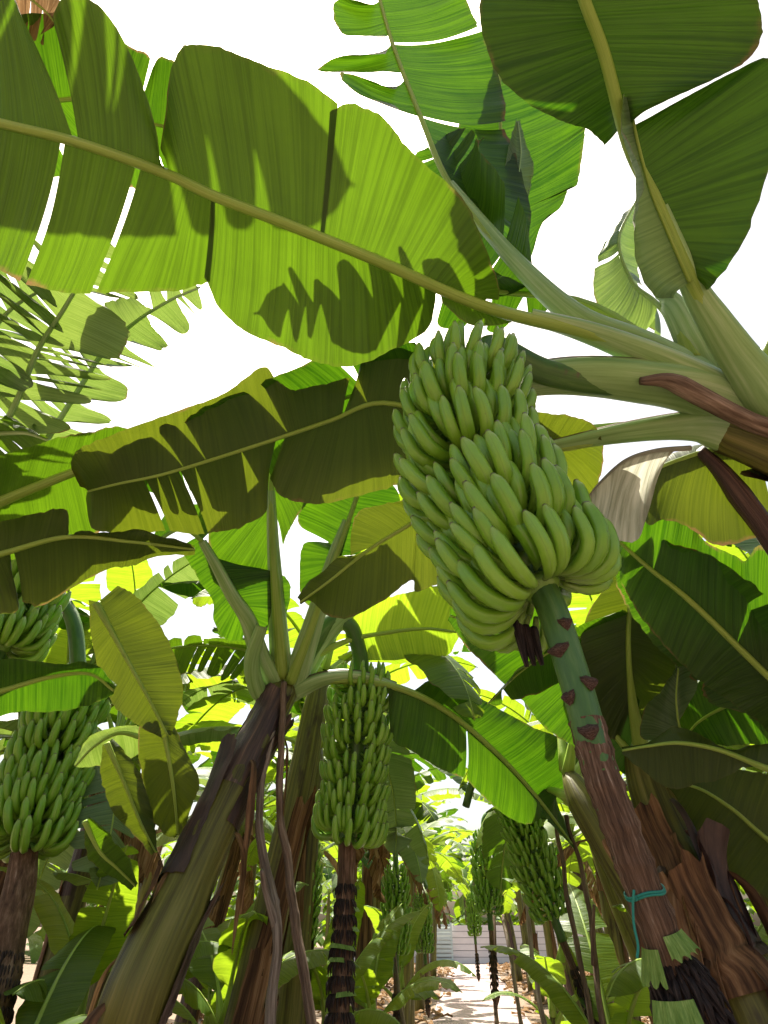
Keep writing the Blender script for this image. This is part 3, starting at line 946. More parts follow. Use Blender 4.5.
flower_skirt(big, [P(668, 955, .765), P(684, 995, .74), P(705, 1060, .71), P(722, 1110, .69)], [0.028, 0.038, 0.050, 0.052], 9, 34, 0.038, 4, None, 1.0)
# teal string
sg = MB()
c0 = min(range(59), key=lambda i: (ls[i] - P(648, 893, .795)).length)
c = ls[c0]; T = (ls[c0 + 1] - ls[c0 - 1]).normalized(); X = T.orthogonal().normalized(); Y = T.cross(X)
for w in range(2):
    ring = [c + T * (0.003 * w + .002 * math.sin(3 * a)) + (X * math.cos(a) + Y * math.sin(a)) * 0.0272 for a in [2 * PI * i / 40 for i in range(41)]]
    sg.tube(ring, 0.0017, 6, 0.1)
sg.tube(spline([P(634, 890, .765), P(633, 905, .76), P(634, 925, .752), P(638, 945, .74), P(637, 958, .73)], 24), 0.0017, 6, .1)
tag(sg.build('string', M['string']), 'teal string tied round the brown stalk of the nearest bunch', 'string')

# ================================================================== the plant left of centre
mid = empty('banana_plant', (-1.08, 1.62, 0), 'banana plant with a thick leaning trunk left of centre, bearing the middle bunch', 'banana plant', 'banana plants')
mpts = [Vector((-1.08, 1.62, 0)), P(92, 1110, 1.66), P(140, 990, 1.80), P(185, 890, 2.10), P(232, 790, 2.45), P(268, 720, 2.75), P(288, 680, 2.9)]
sp2, rad2 = pseudostem(mid, mpts, 0.125, 0.078, 26, 0, 8.2, 0, 40)
for k, (t0, t1, a0, a1, mt) in enumerate(((.66, .93, -.3, 2.9, 'dark_sheath'), (.60, .86, 2.2, 4.2, 'dark_sheath'), (.50, .74, -.6, 1.6, 'dark_sheath'), (.30, .52, 2.7, 4.4, 'dark_sheath'),
                                          (.12, .28, 1.2, 2.0, 'dark_sheath'), (.1, .36, 4.9, 5.6, 'dark_sheath'), (.40, .52, .2, .9, 'dry'), (.72, .99, 3.9, 6.3, 'dark_sheath'))):
    s = MB(); sheath(s, sp2, rad2, t0, t1, a0, a1, .004 + .002 * k, 21 + k * 1.9, .018 + 0.01 * (k % 3), 26, 14)
    s.build('dry_sheath', M[mt], mid)
for k, (pts, r0, r1) in enumerate((
        ([(284, 690, 2.9), (279, 640, 2.86), (276, 590, 2.82), (273, 540, 2.76), (271, 490, 2.7)], .07, .021),
        ([(292, 690, 2.92), (308, 640, 2.85), (322, 595, 2.8), (336, 550, 2.75), (347, 520, 2.72)], .075, .022),
        ([(296, 688, 2.95), (320, 645, 2.98), (345, 615, 3.0), (370, 590, 3.05)], .07, .04),
        ([(276, 688, 2.88), (260, 655, 2.82), (248, 620, 2.76), (232, 595, 2.7), (216, 565, 2.64), (202, 541, 2.6)], .065, .022),
        ([(290, 694, 2.9), (325, 678, 2.9), (360, 676, 2.92), (395, 686, 2.94)], .06, .034),
        ([(272, 700, 2.85), (258, 690, 2.8), (252, 660, 2.75), (262, 625, 2.7)], .06, .03))):
    petiole_base(mid, pts, r0, r1, 20 + k, .75)
hero_leaf(mid, [(283, 675, 2.88), (277, 600, 2.8), (273, 540, 2.75), (272, 480, 2.7), (280, 430, 2.65), (300, 380, 2.6)], [
    (0.05, [(2.0, 268, 577), (2.5, 222, 580), (2.7, 213, 568), (3.0, 208, 530), (3.5, 212, 480), (5, 298, 380)]),
    (0.0, [(2.6, 283, 545), (3.0, 295, 520), (4, 330, 460), (5, 303, 380)]),
], M['leaf'], (0.026, 0.008), 0.04, 0, 0.4, 0.034)
hero_leaf(mid, [(290, 680, 2.85), (310, 630, 2.8), (330, 572, 2.75), (345, 530, 2.72), (358, 492, 2.7), (368, 462, 2.68)], [
    (0.08, [(1.7, 312, 610), (2, 300, 590), (2.4, 303, 545), (2.42, 330, 542), (2.6, 300, 525), (3.2, 302, 500), (4, 315, 470), (5, 364, 460)]),
    (0.0, [(1.9, 335, 582), (2.4, 356, 560), (3, 372, 530), (4, 400, 500), (5, 372, 460)]),
], M['leaf'], (0.020, 0.010), 0.04, 0, 0.3, 0.03)
hero_leaf(mid, [(270, 670, 2.85), (256, 640, 2.8), (245, 612, 2.75), (230, 592, 2.7), (216, 562, 2.65), (202, 540, 2.6), (180, 528, 2.5), (150, 545, 2.4)], [
    (0.1, [(1.7, 262, 632), (2.0, 280, 625), (2.5, 290, 600), (3.0, 288, 580), (3.6, 268, 570), (4.2, 240, 565)]),
    (0.1, [(1.9, 242, 640), (2.3, 228, 640), (2.7, 214, 622), (3.2, 212, 600), (3.8, 200, 580), (4.6, 188, 560), (5.2, 178, 550)]),
    (0.0, [(5.0, 225, 520), (5.5, 205, 505), (6.2, 170, 510), (7, 150, 543)]),
], M['leaf'], (0.020, 0.008), 0.05, 0, 0.4, 0.02)
hero_leaf(mid, [(292, 690, 2.9), (325, 677, 2.9), (395, 685, 2.92), (450, 712, 2.97), (500, 755, 3.02), (540, 800, 3.07), (575, 848, 3.12)], [
    (-0.04, [(2.0, 388, 690), (2.05, 392, 738), (2.4, 410, 750), (2.8, 432, 764), (3.1, 452, 774), (3.3, 465, 778)]),
    (-0.05, [(3.32, 467, 780), (3.8, 487, 800), (4.2, 505, 815), (4.6, 525, 824), (5.0, 543, 818), (5.5, 552, 825), (6, 574, 848)]),
    (0.10, [(2.3, 425, 682), (2.6, 440, 680), (3.0, 470, 692), (3.5, 505, 712), (4.0, 535, 728), (4.4, 560, 738), (4.8, 577, 755), (5.1, 572, 780), (5.4, 552, 785), (6, 576, 846)]),
], M['leaf'], (0.026, 0.008), -0.06, 0, 0.3, 0.034, label='sunlit leaf arching right of the middle bunch, mottled with shadow')
hero_leaf(mid, [(300, 660, 2.95), (345, 640, 3.0), (385, 632, 3.05), (425, 628, 3.1), (460, 632, 3.15)], [
    (0.0, [(1.0, 350, 600), (1.6, 375, 600), (2.4, 410, 592), (3.2, 445, 588), (4, 462, 628)]),
    (0.0, [(1.2, 360, 660), (2.0, 395, 660), (2.9, 425, 655), (3.5, 448, 655), (4, 460, 636)]),
], M['leaf_fresh'], (0.018, 0.006), 0.04, 0, 0.3, 0.03)

mbn = empty('banana_bunch', P(360, 672, 3.02), 'long green banana bunch hanging upright in the middle, left of the path', 'banana bunch', 'banana bunches')
ax2 = [P(361, 682, 3.0), P(357, 740, 2.87), P(352, 800, 2.74), P(347, 842, 2.64)]
hands = hand_layout(ax2, lambda k: 0.02 + 0.94 * k / 9, 10, lambda k: [0.80, .92, .95, .95, .92, .92, .92, .92, .95, .98][k] * 0.92, random.Random(8), (14, 13), 5.3, 2.35, 0.0, 0.3)
bunch(mbn, hands, 100)
st2 = spline([P(292, 690, 2.9), P(308, 655, 2.92), P(330, 622, 2.98), P(350, 626, 3.02), P(360, 655, 3.03)] + ax2, 70)
mb = MB(); mb.tube(st2, 0.042, 14, 0.06); mb.build('stalk', M['rachis_green'], mbn)
lo2 = [P(347, 842, 2.64), P(346, 880, 2.55), P(344, 930, 2.43), P(341, 980, 2.32), P(339, 1040, 2.2), P(337, 1100, 2.08)]
mb = MB(); mb.tube(spline(lo2, 40), 0.040, 14, 0.12); mb.build('stalk_bark', M['rachis_bark'], mbn)
flower_skirt(mbn, lo2[1:], [0.043, 0.05, 0.054, 0.054], 13, 26, 0.05, 9, None, 0.30)
for k in range(8):
    a_s, a_n = rgb.uniform(0, 6.28), rgb.uniform(1.6, 3.6)
    c = cr(lo2, 1.05 + 0.30 * k + rgb.uniform(-.09, .09)); T = (cr(lo2, 1.1 + .30 * k) - cr(lo2, 1.0 + .30 * k)).normalized()
    X = T.orthogonal().normalized(); Y = T.cross(X); rows, uvs = [], []
    for i in range(4):
        u = i / 3
        rows.append([c + T * (u * 0.016 + .006 * math.sin(a + k)) + (X * math.cos(a) + Y * math.sin(a)) * (0.052 + 0.012 * u + .004 * math.sin(7 * a)) for a in [a_s + a_n * j / 28 for j in range(29)]])
        uvs.append([(j / 28, u * .1) for j in range(29)])
    mb = MB(); mb.grid(rows, uvs); mb.build('bract', M['bract'], mbn)

# ================================================================== plants at the left edge
lp = empty('banana_plant', (-1.75, 1.05, 0), 'banana plant at the left edge, its bunch hanging low before the sun spots', 'banana plant', 'banana plants')
lpts = [Vector((-1.75, 1.05, 0)), Vector((-1.74, 1.2, .8)), Vector((-1.72, 1.38, 1.6)), Vector((-1.68, 1.5, 2.2))]
pseudostem(lp, lpts, 0.15, 0.09, 18, 5, 14.0, 2)
cl = lpts[-1]
hero_leaf(lp, [(-60, 525, 2.1), (0, 500, 2.15), (70, 472, 2.2), (120, 455, 2.25), (170, 440, 2.3)], [
    (-.08, [(0, -50, 465), (1, 10, 452), (1.5, 50, 440), (2, 83, 433), (3, 120, 428), (4, 170, 438)]),
    (0.1, [(0, -50, 580), (1, 10, 560), (1.6, 50, 552), (2, 88, 540), (3, 130, 500), (4, 168, 447)]),
], M['leaf'], (0.026, 0.012), 0.04, 0, 0.3, 0.03, label='mid-green leaf at the left edge with a thick pale midrib')
hero_leaf(lp, [(-60, 566, 1.9), (0, 553, 1.9), (67, 536, 1.92), (130, 541, 1.95), (195, 549, 2.0)], [
    (-.05, [(0, -40, 525), (1, 0, 521), (1.5, 40, 513), (1.9, 66, 510), (2.0, 69, 532)]),
    (-.03, [(2.05, 75, 532), (2.5, 100, 534), (3, 135, 530), (3.5, 165, 537), (4, 194, 546)]),
    (.08, [(0, -50, 630), (0.6, -10, 615), (1.0, 18, 610), (1.15, 12, 588)]),
    (.08, [(1.2, 22, 602), (1.6, 42, 606), (2, 72, 588), (2.6, 105, 571), (3.2, 131, 566), (3.5, 150, 558), (4, 195, 553)]),
], M['leaf_dark'], (0.014, 0.004), 0.05, 0, 0.3, 0.02, label='dark leaf low at the left edge with a torn lower side')
hero_leaf(lp, [(-40, 700, 1.6), (0, 690, 1.6), (50, 676, 1.62), (90, 673, 1.65), (114, 690, 1.68)], [
    (-.05, [(0, -40, 665), (1, 0, 660), (2, 50, 663), (3, 92, 666), (4, 116, 686)]),
    (.05, [(0, -40, 745), (1, 0, 717), (2, 50, 711), (3, 88, 706), (4, 112, 696)]),
], M['leaf'], (0.010, 0.004), 0.06, 0, 0.3, 0.012)
hero_leaf(lp, [(98, 602, 2.3), (118, 640, 2.28), (145, 690, 2.25), (168, 735, 2.25)], [
    (0.05, [(0, 118, 585), (0.5, 140, 600), (1.2, 168, 640), (2, 183, 690), (3, 172, 736)]),
    (0.0, [(0, 88, 600), (0.6, 92, 640), (1.2, 104, 690), (2, 128, 718), (3, 162, 738)]),
], M['leaf_dark'], (0.014, 0.004), 0.07, 0, 0.3, 0.016)
hero_leaf(lp, [(160, 712, 2.3), (168, 750, 2.28), (174, 790, 2.28), (178, 834, 2.3)], [
    (.05, [(0, 164, 708), (0.6, 186, 750), (1.3, 199, 782), (2, 190, 810), (3, 179, 838)]),
    (.0, [(0, 150, 710), (0.4, 140, 722), (1, 139, 760), (1.6, 150, 812), (2.3, 162, 832), (3, 176, 838)]),
], M['leaf_dark'], (0.012, 0.004), 0.07, 0, 0.3, 0.012)
hero_leaf(lp, [(108, 742, 2.2), (124, 780, 2.2), (140, 820, 2.2), (156, 852, 2.22)], [
    (.04, [(0, 112, 738), (0.7, 138, 770), (1.5, 152, 812), (3, 158, 852)]),
    (.0, [(0, 102, 745), (0.8, 102, 780), (1.6, 116, 815), (3, 153, 853)]),
], M['leaf_dark'], (0.010, 0.003), 0.07, 0, 0.3, 0.012)
hero_leaf(lp, [(86, 820, 1.9), (100, 850, 1.9), (118, 868, 1.92), (136, 886, 1.95)], [
    (-.03, [(0, 90, 818), (0.8, 112, 836), (1.8, 128, 858), (3, 137, 884)]),
    (.05, [(0, 84, 824), (0.8, 88, 852), (1.8, 106, 876), (3, 133, 888)]),
], M['leaf'], (0.008, 0.003), 0.15, 0, 0.3, 0.010)
hero_leaf(lp, [(150, 738, 2.5), (120, 732, 2.5), (95, 745, 2.45), (75, 766, 2.42)], [
    (0, [(0, 145, 728), (1, 118, 726), (2, 88, 738), (3, 74, 764)]),
    (.08, [(0, 148, 748), (1, 124, 762), (2, 100, 766), (3, 78, 768)]),
], M['leaf_waxy'], (0.012, 0.004), 0.08, 0, 0.3, 0.014)

lb = empty('banana_bunch', P(78, 690, 3.3), 'shaded banana bunch at the left edge above a thick brown stalk', 'banana bunch', 'banana bunches')
ax3 = [P(74, 692, 3.30), P(54, 750, 3.08), P(36, 805, 2.90), P(24, 852, 2.75)]
hands = hand_layout(ax3, lambda k: 0.02 + 0.94 * k / 9, 10, lambda k: [0.80, .95, 1, 1, 1, 1, 1, 1, 1, .95][k] * 1.12, random.Random(18), (15, 14), 5.3, 2.35, 0.0, 0.4, 1.2)
bunch(lb, hands, 95)
up3 = [P(-40, 560, 3.6), P(20, 560, 3.6), P(68, 610, 3.5), P(78, 660, 3.38)]
mb = MB(); mb.tube(spline(up3 + ax3, 50), 0.045, 12, .06); mb.build('stalk', M['rachis_green'], lb)
lo3 = [P(24, 852, 2.75), P(18, 890, 2.65), P(6, 950, 2.5), P(-10, 1010, 2.35), P(-30, 1090, 2.2)]
mb = MB(); mb.tube(spline(lo3, 60), [(0.062 + .03 * i / 59) for i in range(60)], 18, .14); mb.build('stalk_bark', M['rachis_bark'], lb)
flower_skirt(lb, lo3[2:], [0.075, 0.085, 0.09], 9, 34, 0.06, 19, None, 0.4)

ub = empty('banana_bunch', P(20, 560, 3.0), 'small-fingered banana bunch high at the left edge under dark leaves', 'banana bunch', 'banana bunches')
ax4 = [P(38, 540, 3.15), P(22, 590, 3.0), P(6, 630, 2.88), P(-4, 655, 2.8)]
hands = hand_layout(ax4, lambda k: 0.02 + 0.94 * k / 7, 8, lambda k: 1.1, random.Random(28), (15, 14), 5.3, 2.35, 0.0, 0.4, 1.2)
bunch(ub, hands, 70)
mb = MB(); mb.tube(spline([P(-60, 470, 3.3), P(10, 470, 3.3)] + ax4 + [P(-10, 672, 2.7), P(-20, 720, 2.6)], 40), 0.04, 12, .06); mb.build('stalk', M['rachis_green'], ub)

# dead ribbons hanging round the near trunks
for k in range(9):
    c = cr(sp2, 10 + 2.6 * k); a = rgb.uniform(2.6, 6.4)
    hanging_strip(mid, c + Vector((math.cos(a), math.sin(a), 0)) * .085, Vector((math.cos(a), math.sin(a), 0)), rgb.uniform(.25, .55), rgb.uniform(.010, .024), 400 + k, rgb.choice(('dry', 'dry_leaf', 'dark_sheath')))
SUN_EL, SUN_AZ = R(68), R(-15)          # azimuth from +Y towards +X
# ================================================================== other plants
def plant(x, y, h, label, seed, nl=9, lean=(0, 0), L=(1.7, 2.3), W=(0.5, 0.66), nu=40, mats=('leaf', 'leaf', 'leaf_fresh'), el0=78, el1=8, skip=None, dry=3, r=(0.13, 0.075), az0=None, tears=(4, 9), group='banana plants', cat='banana plant'):
    rg = random.Random(seed)
    o = empty('banana_plant', (x, y, 0), label, cat, group)
    top = Vector((x + lean[0], y + lean[1], h))
    base = Vector((x, y, 0))
    pts = [base, base.lerp(top, .35) + Vector((lean[0] * -.08, lean[1] * -.08, 0)), base.lerp(top, .7), top]
    far = y > 8
    pseudostem(o, pts, r[0], r[1], 10 if far else 16, 2 if far else 5, seed * 1.1, 1, 14 if far else 24)
    a0 = rg.uniform(0, 6.28) if az0 is None else az0
    for k in range(nl):
        az = a0 + k * 2.4 + rg.uniform(-.3, .3)
        if skip and skip(math.degrees(az) % 360, k): continue
        u = k / max(1, nl - 1)
        el = R(el0 + (el1 - el0) * u + rg.uniform(-8, 8))
        C = arch(top + Vector((0, 0, -0.15 * u)), az, el, rg.uniform(*L), rg.uniform(0.8, 1.6) + 0.4 * u)
        blade_leaf(o, C, rg.uniform(*W), M[rg.choice(mats)], 0.15, rg.uniform(.15, .55), rg.randint(*tears), .14, rg.uniform(-.3, .3), nu=nu, nv=3 if far else 5,
                   r=(0.016, 0.004), rpet=.034, segs=5 if far else 7)
    for k in range(dry):
        az = rg.uniform(0, 6.28)
        C = arch(top + Vector((0, 0, -.25)), az, R(rg.uniform(-10, 25)), rg.uniform(1.0, 1.6), rg.uniform(1.4, 1.8), curl=.5)
        blade_leaf(o, C, rg.uniform(.18, .3), M['dry_leaf'], .12, 1.15, 7, .35, rg.uniform(-.6, .6), lean=1.2, nu=max(20, nu // 2), nv=3, r=(.012, .003), rpet=.025, midmat=M['dry'], name='dry_leaf', segs=5, wav=.03)
    return o, top


def sucker(x, y, h, label, seed, nl=5, L=(.7, 1.1), W=(.22, .32), mats=('leaf_fresh',)):
    o, top = plant(x, y, h, label, seed, nl, (0, 0), L, W, 26, mats, 82, 35, None, 0, (.06, .035), None, (0, 3), 'young banana plants', 'young plant')
    o.name = 'young_banana_plant'
    return o


def trunk_leaves(o, top, specs, mat='leaf', **kw):
    for (az, el, L, dr, W) in specs:
        blade_leaf(o, arch(top, R(az), R(el), L, dr), W, M[mat], .15, .35, 6, .14, 0, nu=44, nv=5, **kw)


# ---- right side, behind the near rachis
rp = empty('banana_plant', P(820, 1180, 1.55) * 1.0, 'banana plant behind the tied stalk at lower right, wrapped in orange-brown dry sheaths', 'banana plant', 'banana plants')
b0 = P(775, 1040, 1.75); b0 = Vector((b0.x + .12, b0.y - .12, 0))
rp.location = b0; WORLD_OF[rp.name] = Matrix.Translation(b0)
rpts = [b0, P(775, 1050, 1.78), P(722, 950, 1.98), P(678, 860, 2.22), P(650, 790, 2.45), P(640, 745, 2.6)]
sp5, rad5 = pseudostem(rp, rpts, 0.15, 0.075, 20, 0, 33.0, 0, 32)
for k, (t0, t1, a0, a1, mt) in enumerate(((.40, .72, -.4, 1.6, 'dry'), (.35, .66, 3.0, 5.0, 'dry'), (.3, .62, 1.3, 3.2, 'dark_sheath'), (.45, .8, 4.6, 6.2, 'dark_sheath'), (.25, .55, .2, 1.9, 'dry'), (.3, .6, 3.8, 5.6, 'dry'))):
    s = MB(); sheath(s, sp5, rad5, t0, t1, a0, a1, .006 + .004 * k, 41 + k * 1.9, .03 + .03 * (k % 3), 24, 12)
    s.build('dry_sheath', M[mt], rp)
for k in range(26):
    c = cr(sp5, 9 + rng.random() * 19); a = rng.uniform(2.4, 6.6)
    hanging_strip(rp, c + Vector((math.cos(a), math.sin(a), 0)) * .12, Vector((math.cos(a), math.sin(a), 0)), rng.uniform(.25, .7), rng.uniform(.012, .035), 430 + k, rng.choice(('dry', 'dry_leaf', 'dark_sheath', 'dry')))
hero_leaf(rp, [(640, 745, 2.55), (632, 700, 2.5), (628, 650, 2.45), (630, 600, 2.4), (640, 550, 2.35)], [
    (.05, [(0.9, 620, 742), (1.3, 600, 735), (1.6, 585, 715), (2.2, 580, 660), (3, 590, 610), (4, 636, 550)]),
    (.05, [(0.9, 650, 735), (1.5, 668, 720), (2.2, 690, 660), (3, 690, 600), (4, 644, 550)]),
], M['leaf_dark'], (0.018, 0.006), 0.05, 0, 0.4, 0.036)
hero_leaf(rp, [(655, 770, 2.5), (630, 750, 2.55), (590, 705, 2.6), (550, 665, 2.62), (500, 632, 2.64), (450, 615, 2.66)], [
    (.0, [(0.8, 625, 775), (1.3, 598, 758), (1.8, 572, 745), (2.3, 545, 728), (2.8, 522, 700), (3.4, 495, 675), (4.2, 465, 645), (5, 448, 620)]),
    (-.05, [(1, 640, 700), (2, 600, 650), (3, 560, 615), (4, 510, 600), (5, 450, 608)]),
], M['leaf'], (0.018, 0.006), 0.04, 0, 0.3, 0.034)
hero_leaf(rp, [(830, 785, 1.9), (768, 767, 1.92), (720, 749, 1.96), (680, 742, 2.0), (650, 745, 2.05), (622, 750, 2.1)], [
    (.05, [(0, 830, 745), (1, 775, 745), (1.4, 750, 745), (1.9, 728, 751), (2.4, 705, 738), (2.9, 676, 727), (3.4, 660, 734), (4, 645, 744), (5, 622, 748)]),
    (.0, [(0, 830, 820), (1, 772, 772), (1.4, 748, 766), (1.9, 720, 780), (2.5, 700, 783), (3.0, 685, 789), (3.6, 665, 786), (4.3, 640, 768), (5, 622, 753)]),
], M['leaf_dark'], (0.013, 0.004), 0.07, 0, 0.3, 0.02, label='drab leaf with a yellow midrib reaching in from the right edge')
hero_leaf(rp, [(830, 880, 2.2), (770, 840, 2.25), (728, 805, 2.3), (690, 785, 2.35), (650, 788, 2.4)], [
    (.05, [(0, 850, 800), (1, 790, 780), (2, 740, 770), (3, 690, 770), (4, 648, 786)]),
    (.0, [(0, 800, 920), (1, 740, 880), (2, 700, 850), (3, 668, 825), (4, 650, 792)]),
], M['leaf_dark'], (0.013, 0.004), 0.06, 0, 0.3, 0.02)
hero_leaf(rp, [(850, 700, 2.4), (790, 690, 2.45), (740, 700, 2.5), (700, 720, 2.55), (680, 745, 2.6)], [
    (.05, [(0, 850, 640), (1, 790, 650), (2, 730, 668), (3, 690, 690), (4, 676, 740)]),
    (.0, [(0, 840, 760), (1, 800, 750), (2, 755, 745), (3, 715, 745), (4, 684, 748)]),
], M['leaf'], (0.013, 0.004), 0.08, 0, 0.3, 0.02)
hero_leaf(rp, [(690, 760, 2.3), (680, 730, 2.3), (676, 700, 2.3), (678, 668, 2.3)], [
    (.0, [(0, 655, 742), (0.6, 640, 735), (1.2, 648, 705), (2, 664, 688), (3, 676, 664)]),
    (.06, [(0, 680, 748), (0.7, 676, 725), (1.4, 690, 700), (2.2, 696, 672), (3, 682, 663)]),
], M['leaf_waxy'], (0.006, 0.003), 0.25, 0, 0.3, 0.008)

rr_ = empty('banana_plant', (2.75, 1.9, 0), 'banana plant off the right edge, its broad lit leaf hanging beside the big bunch', 'banana plant', 'banana plants')
pseudostem(rr_, [Vector((2.75, 1.9, 0)), Vector((2.62, 1.95, .9)), Vector((2.4, 2.0, 1.8)), Vector((2.15, 2.0, 2.3))], .14, .08, 16, 4, 51.0, 2)
hero_leaf(rr_, [(870, 790, 1.95), (800, 705, 1.95), (764, 671, 1.95), (690, 600, 1.95), (650, 568, 1.98), (618, 540, 2.0)], [
    (-.08, [(0, 960, 700), (0.6, 900, 600), (1, 830, 560), (1.5, 790, 548), (2, 760, 545), (2.1, 745, 560), (2.4, 735, 555), (2.8, 705, 540), (3.2, 690, 522), (3.8, 668, 512), (4.4, 640, 522), (5, 618, 537)]),
    (.08, [(0, 800, 800), (1, 765, 730), (1.5, 735, 705), (2, 715, 692), (2.6, 690, 672), (3.2, 660, 640), (3.8, 638, 612), (4.4, 624, 585), (5, 615, 546)]),
], M['leaf'], (0.018, 0.006), 0.05, 0, 0.3, 0.02, label='broad leaf with a bright yellow midrib right of the big bunch')
for spec in ((-40, 45, 2.0, 1.2, .6), (-75, 30, 1.9, 1.3, .6), (10, 55, 2.2, 1.1, .6), (-20, 70, 2.2, .9, .6), (60, 40, 2., 1.2, .6), (120, 50, 2., 1.2, .6)):
    blade_leaf(rr_, arch(Vector((2.15, 2.0, 2.3)), R(spec[0]), R(spec[1]), spec[2], spec[3]), spec[4], M['leaf'], .15, .35, 6, .14, 0, nu=44, nv=5)

gp, gtop = plant(1.55, 2.15, 2.15, 'brown leaning banana trunk behind the nearest stalk, in the right row', 61, 7, (-.62, .95), el0=70, el1=15, az0=.4, L=(1.4, 1.8), W=(.42, .55),
                 skip=lambda a, k: 200 < a < 330, dry=0)

# ---- torn leaves against the sky, upper left
tp = empty('banana_plant', (-2.6, 2.3, 0), 'tall banana plant at upper left with palm-like leaves shredded to strips', 'banana plant', 'banana plants')
tt = Vector((-2.45, 2.5, 2.75))
pseudostem(tp, [Vector((-2.6, 2.3, 0)), Vector((-2.58, 2.35, .9)), Vector((-2.52, 2.42, 1.9)), tt], .15, .08, 16, 4, 71.0, 2)
for k, (C, W, nt) in enumerate((
        ([tt, P(-20, 470, 2.9), P(15, 405, 2.85), P(38, 350, 2.8), P(62, 312, 2.75), P(85, 275, 2.72), P(110, 240, 2.7)], .85, 6),
        ([tt, P(-10, 520, 3.1), P(40, 450, 3.1), P(75, 395, 3.1), P(105, 350, 3.1), P(135, 322, 3.1), P(170, 300, 3.1), P(200, 287, 3.15)], .62, 8),
        ([tt, P(-60, 420, 2.8), P(-20, 350, 2.75), P(10, 310, 2.7), P(50, 285, 2.7)], .7, 6),
        ([tt, P(-80, 480, 2.6), P(-30, 440, 2.5), P(20, 432, 2.4), P(50, 440, 2.35)], .40, 3),
        ([tt, tt + Vector((-.5, .3, .4)), tt + Vector((-1.1, .7, .5)), tt + Vector((-1.7, 1.1, .2))], .6, 8),
        ([tt, tt + Vector((.2, .7, .4)), tt + Vector((.5, 1.4, .5)), tt + Vector((.7, 2.0, .1))], .6, 8))):
    blade_leaf(tp, C, W * (.85 if k < 3 else 1), M['leaf_waxy' if k < 3 else 'leaf'], .24 if k < 3 else .15, .45 if k < 3 else .25, nt + (4 if k < 3 else 0), .45 if k < 3 else .2, 0, hint=((CAMPOS - P(80, 340, 2.8)).normalized() * -1 + Vector((0, 0, .5))).normalized() if k < 3 else None, nu=90, nv=6, r=(.022, .006), rpet=.035, taper=.45 if k < 3 else .25, lean=.30, bulge=.10, wav=.012, tipround=.6 if k < 3 else 0, midmat=M['petiole'])

# yellow dead tip at the very top left
yl = empty('banana_plant', (-3.4, 1.0, 0), 'banana plant off the left edge whose yellow dead leaf tip shows at top left', 'banana plant', 'banana plants')
pseudostem(yl, [Vector((-3.4, 1.0, 0)), Vector((-3.4, 1.05, 1.2)), Vector((-3.35, 1.1, 2.5)), Vector((-3.3, 1.1, 3.3))], .15, .08, 14, 3, 81.0, 1)
for C, W, mt in (([Vector((-3.3, 1.1, 3.3)), Vector((-2.8, .95, 3.9)), P(-60, -60, 2.3), P(5, -20, 2.3), P(42, 8, 2.32), P(56, 24, 2.35)], .34, 'dry_leaf'),
                 ([Vector((-3.3, 1.1, 3.3)), Vector((-3.1, 1.7, 3.8)), Vector((-2.9, 2.4, 3.9)), Vector((-2.7, 3.0, 3.5))], .55, 'leaf'),
                 ([Vector((-3.3, 1.1, 3.3)), Vector((-3.0, .5, 3.9)), Vector((-2.7, -.2, 4.0)), Vector((-2.5, -.8, 3.6))], .55, 'leaf'),
                 ([Vector((-3.3, 1.1, 3.3)), Vector((-3.7, 1.5, 3.9)), Vector((-4.2, 2.0, 4.0)), Vector((-4.6, 2.4, 3.6))], .55, 'leaf')):
    blade_leaf(yl, C, W, M[mt], .2, .3, 6, .2, 0, nu=50, nv=5)

# ---- added leaves, mostly out of sight, placed to cast shade on those below
SV = Vector((math.sin(SUN_AZ) * math.cos(SUN_EL), math.cos(SUN_AZ) * math.cos(SUN_EL), math.sin(SUN_EL)))
def above(px, py, d, t): return P(px, py, d) + SV * t
blade_leaf(yl, [Vector((-3.3, 1.1, 3.3)), Vector((-2.5, 1.2, 4.0)), above(-150, 60, 1.5, 1.3), above(0, 92, 1.46, 1.5), above(100, 112, 1.46, 1.55), above(230, 138, 1.48, 1.5), above(355, 185, 1.5, 1.4)], .64, M['leaf'], .2, .15, 4, .1, 0, nu=60, nv=5)
blade_leaf(main, [crown, above(640, 330, 1.6, .3), above(540, 325, 1.6, .5), above(430, 305, 1.58, .6), above(340, 300, 1.6, .6), above(255, 310, 1.65, .5)], .34, M['leaf'], .25, .2, 9, .45, 0, nu=60, nv=5, taper=.6)
for k, (az, el, L_, dr, W_) in enumerate(((105, 35, 2.0, 1.1, .6), (140, 50, 2.0, 1.1, .6))):
    blade_leaf(main, arch(crown + Vector((.05, 0, .05)), R(az), R(el), L_, dr), W_, M['leaf'], .18, .3, 5, .12, 0, nu=50, nv=5)
blade_leaf(main, [P(640, 425, 1.72), above(560, 440, 1.78, .1), above(460, 422, 1.9, .13), above(384, 402, 1.95, .14), above(265, 442, 2.0, .14), above(170, 473, 2.02, .14), above(92, 490, 2.05, .12)], .54, M['leaf'], .15, .25, 5, .03, 0, nu=60, nv=5)
blade_leaf(rr_, [P(870, 790, 1.95), above(800, 705, 1.95, .06), above(764, 671, 1.95, .09), above(690, 603, 1.95, .10), above(630, 552, 2.0, .08)], .50, M['leaf'], .12, .2, 4, .05, 0, nu=60, nv=5)
blade_leaf(main, [P(700, 380, 1.68), above(640, 346, 1.7, .05), above(574, 315, 1.76, .10), above(510, 255, 1.87, .14), above(468, 205, 1.98, .15), above(452, 172, 2.04, .15), above(440, 140, 2.10, .13)], .42, M['leaf'], .40, .15, 4, .05, 0, nu=60, nv=5)

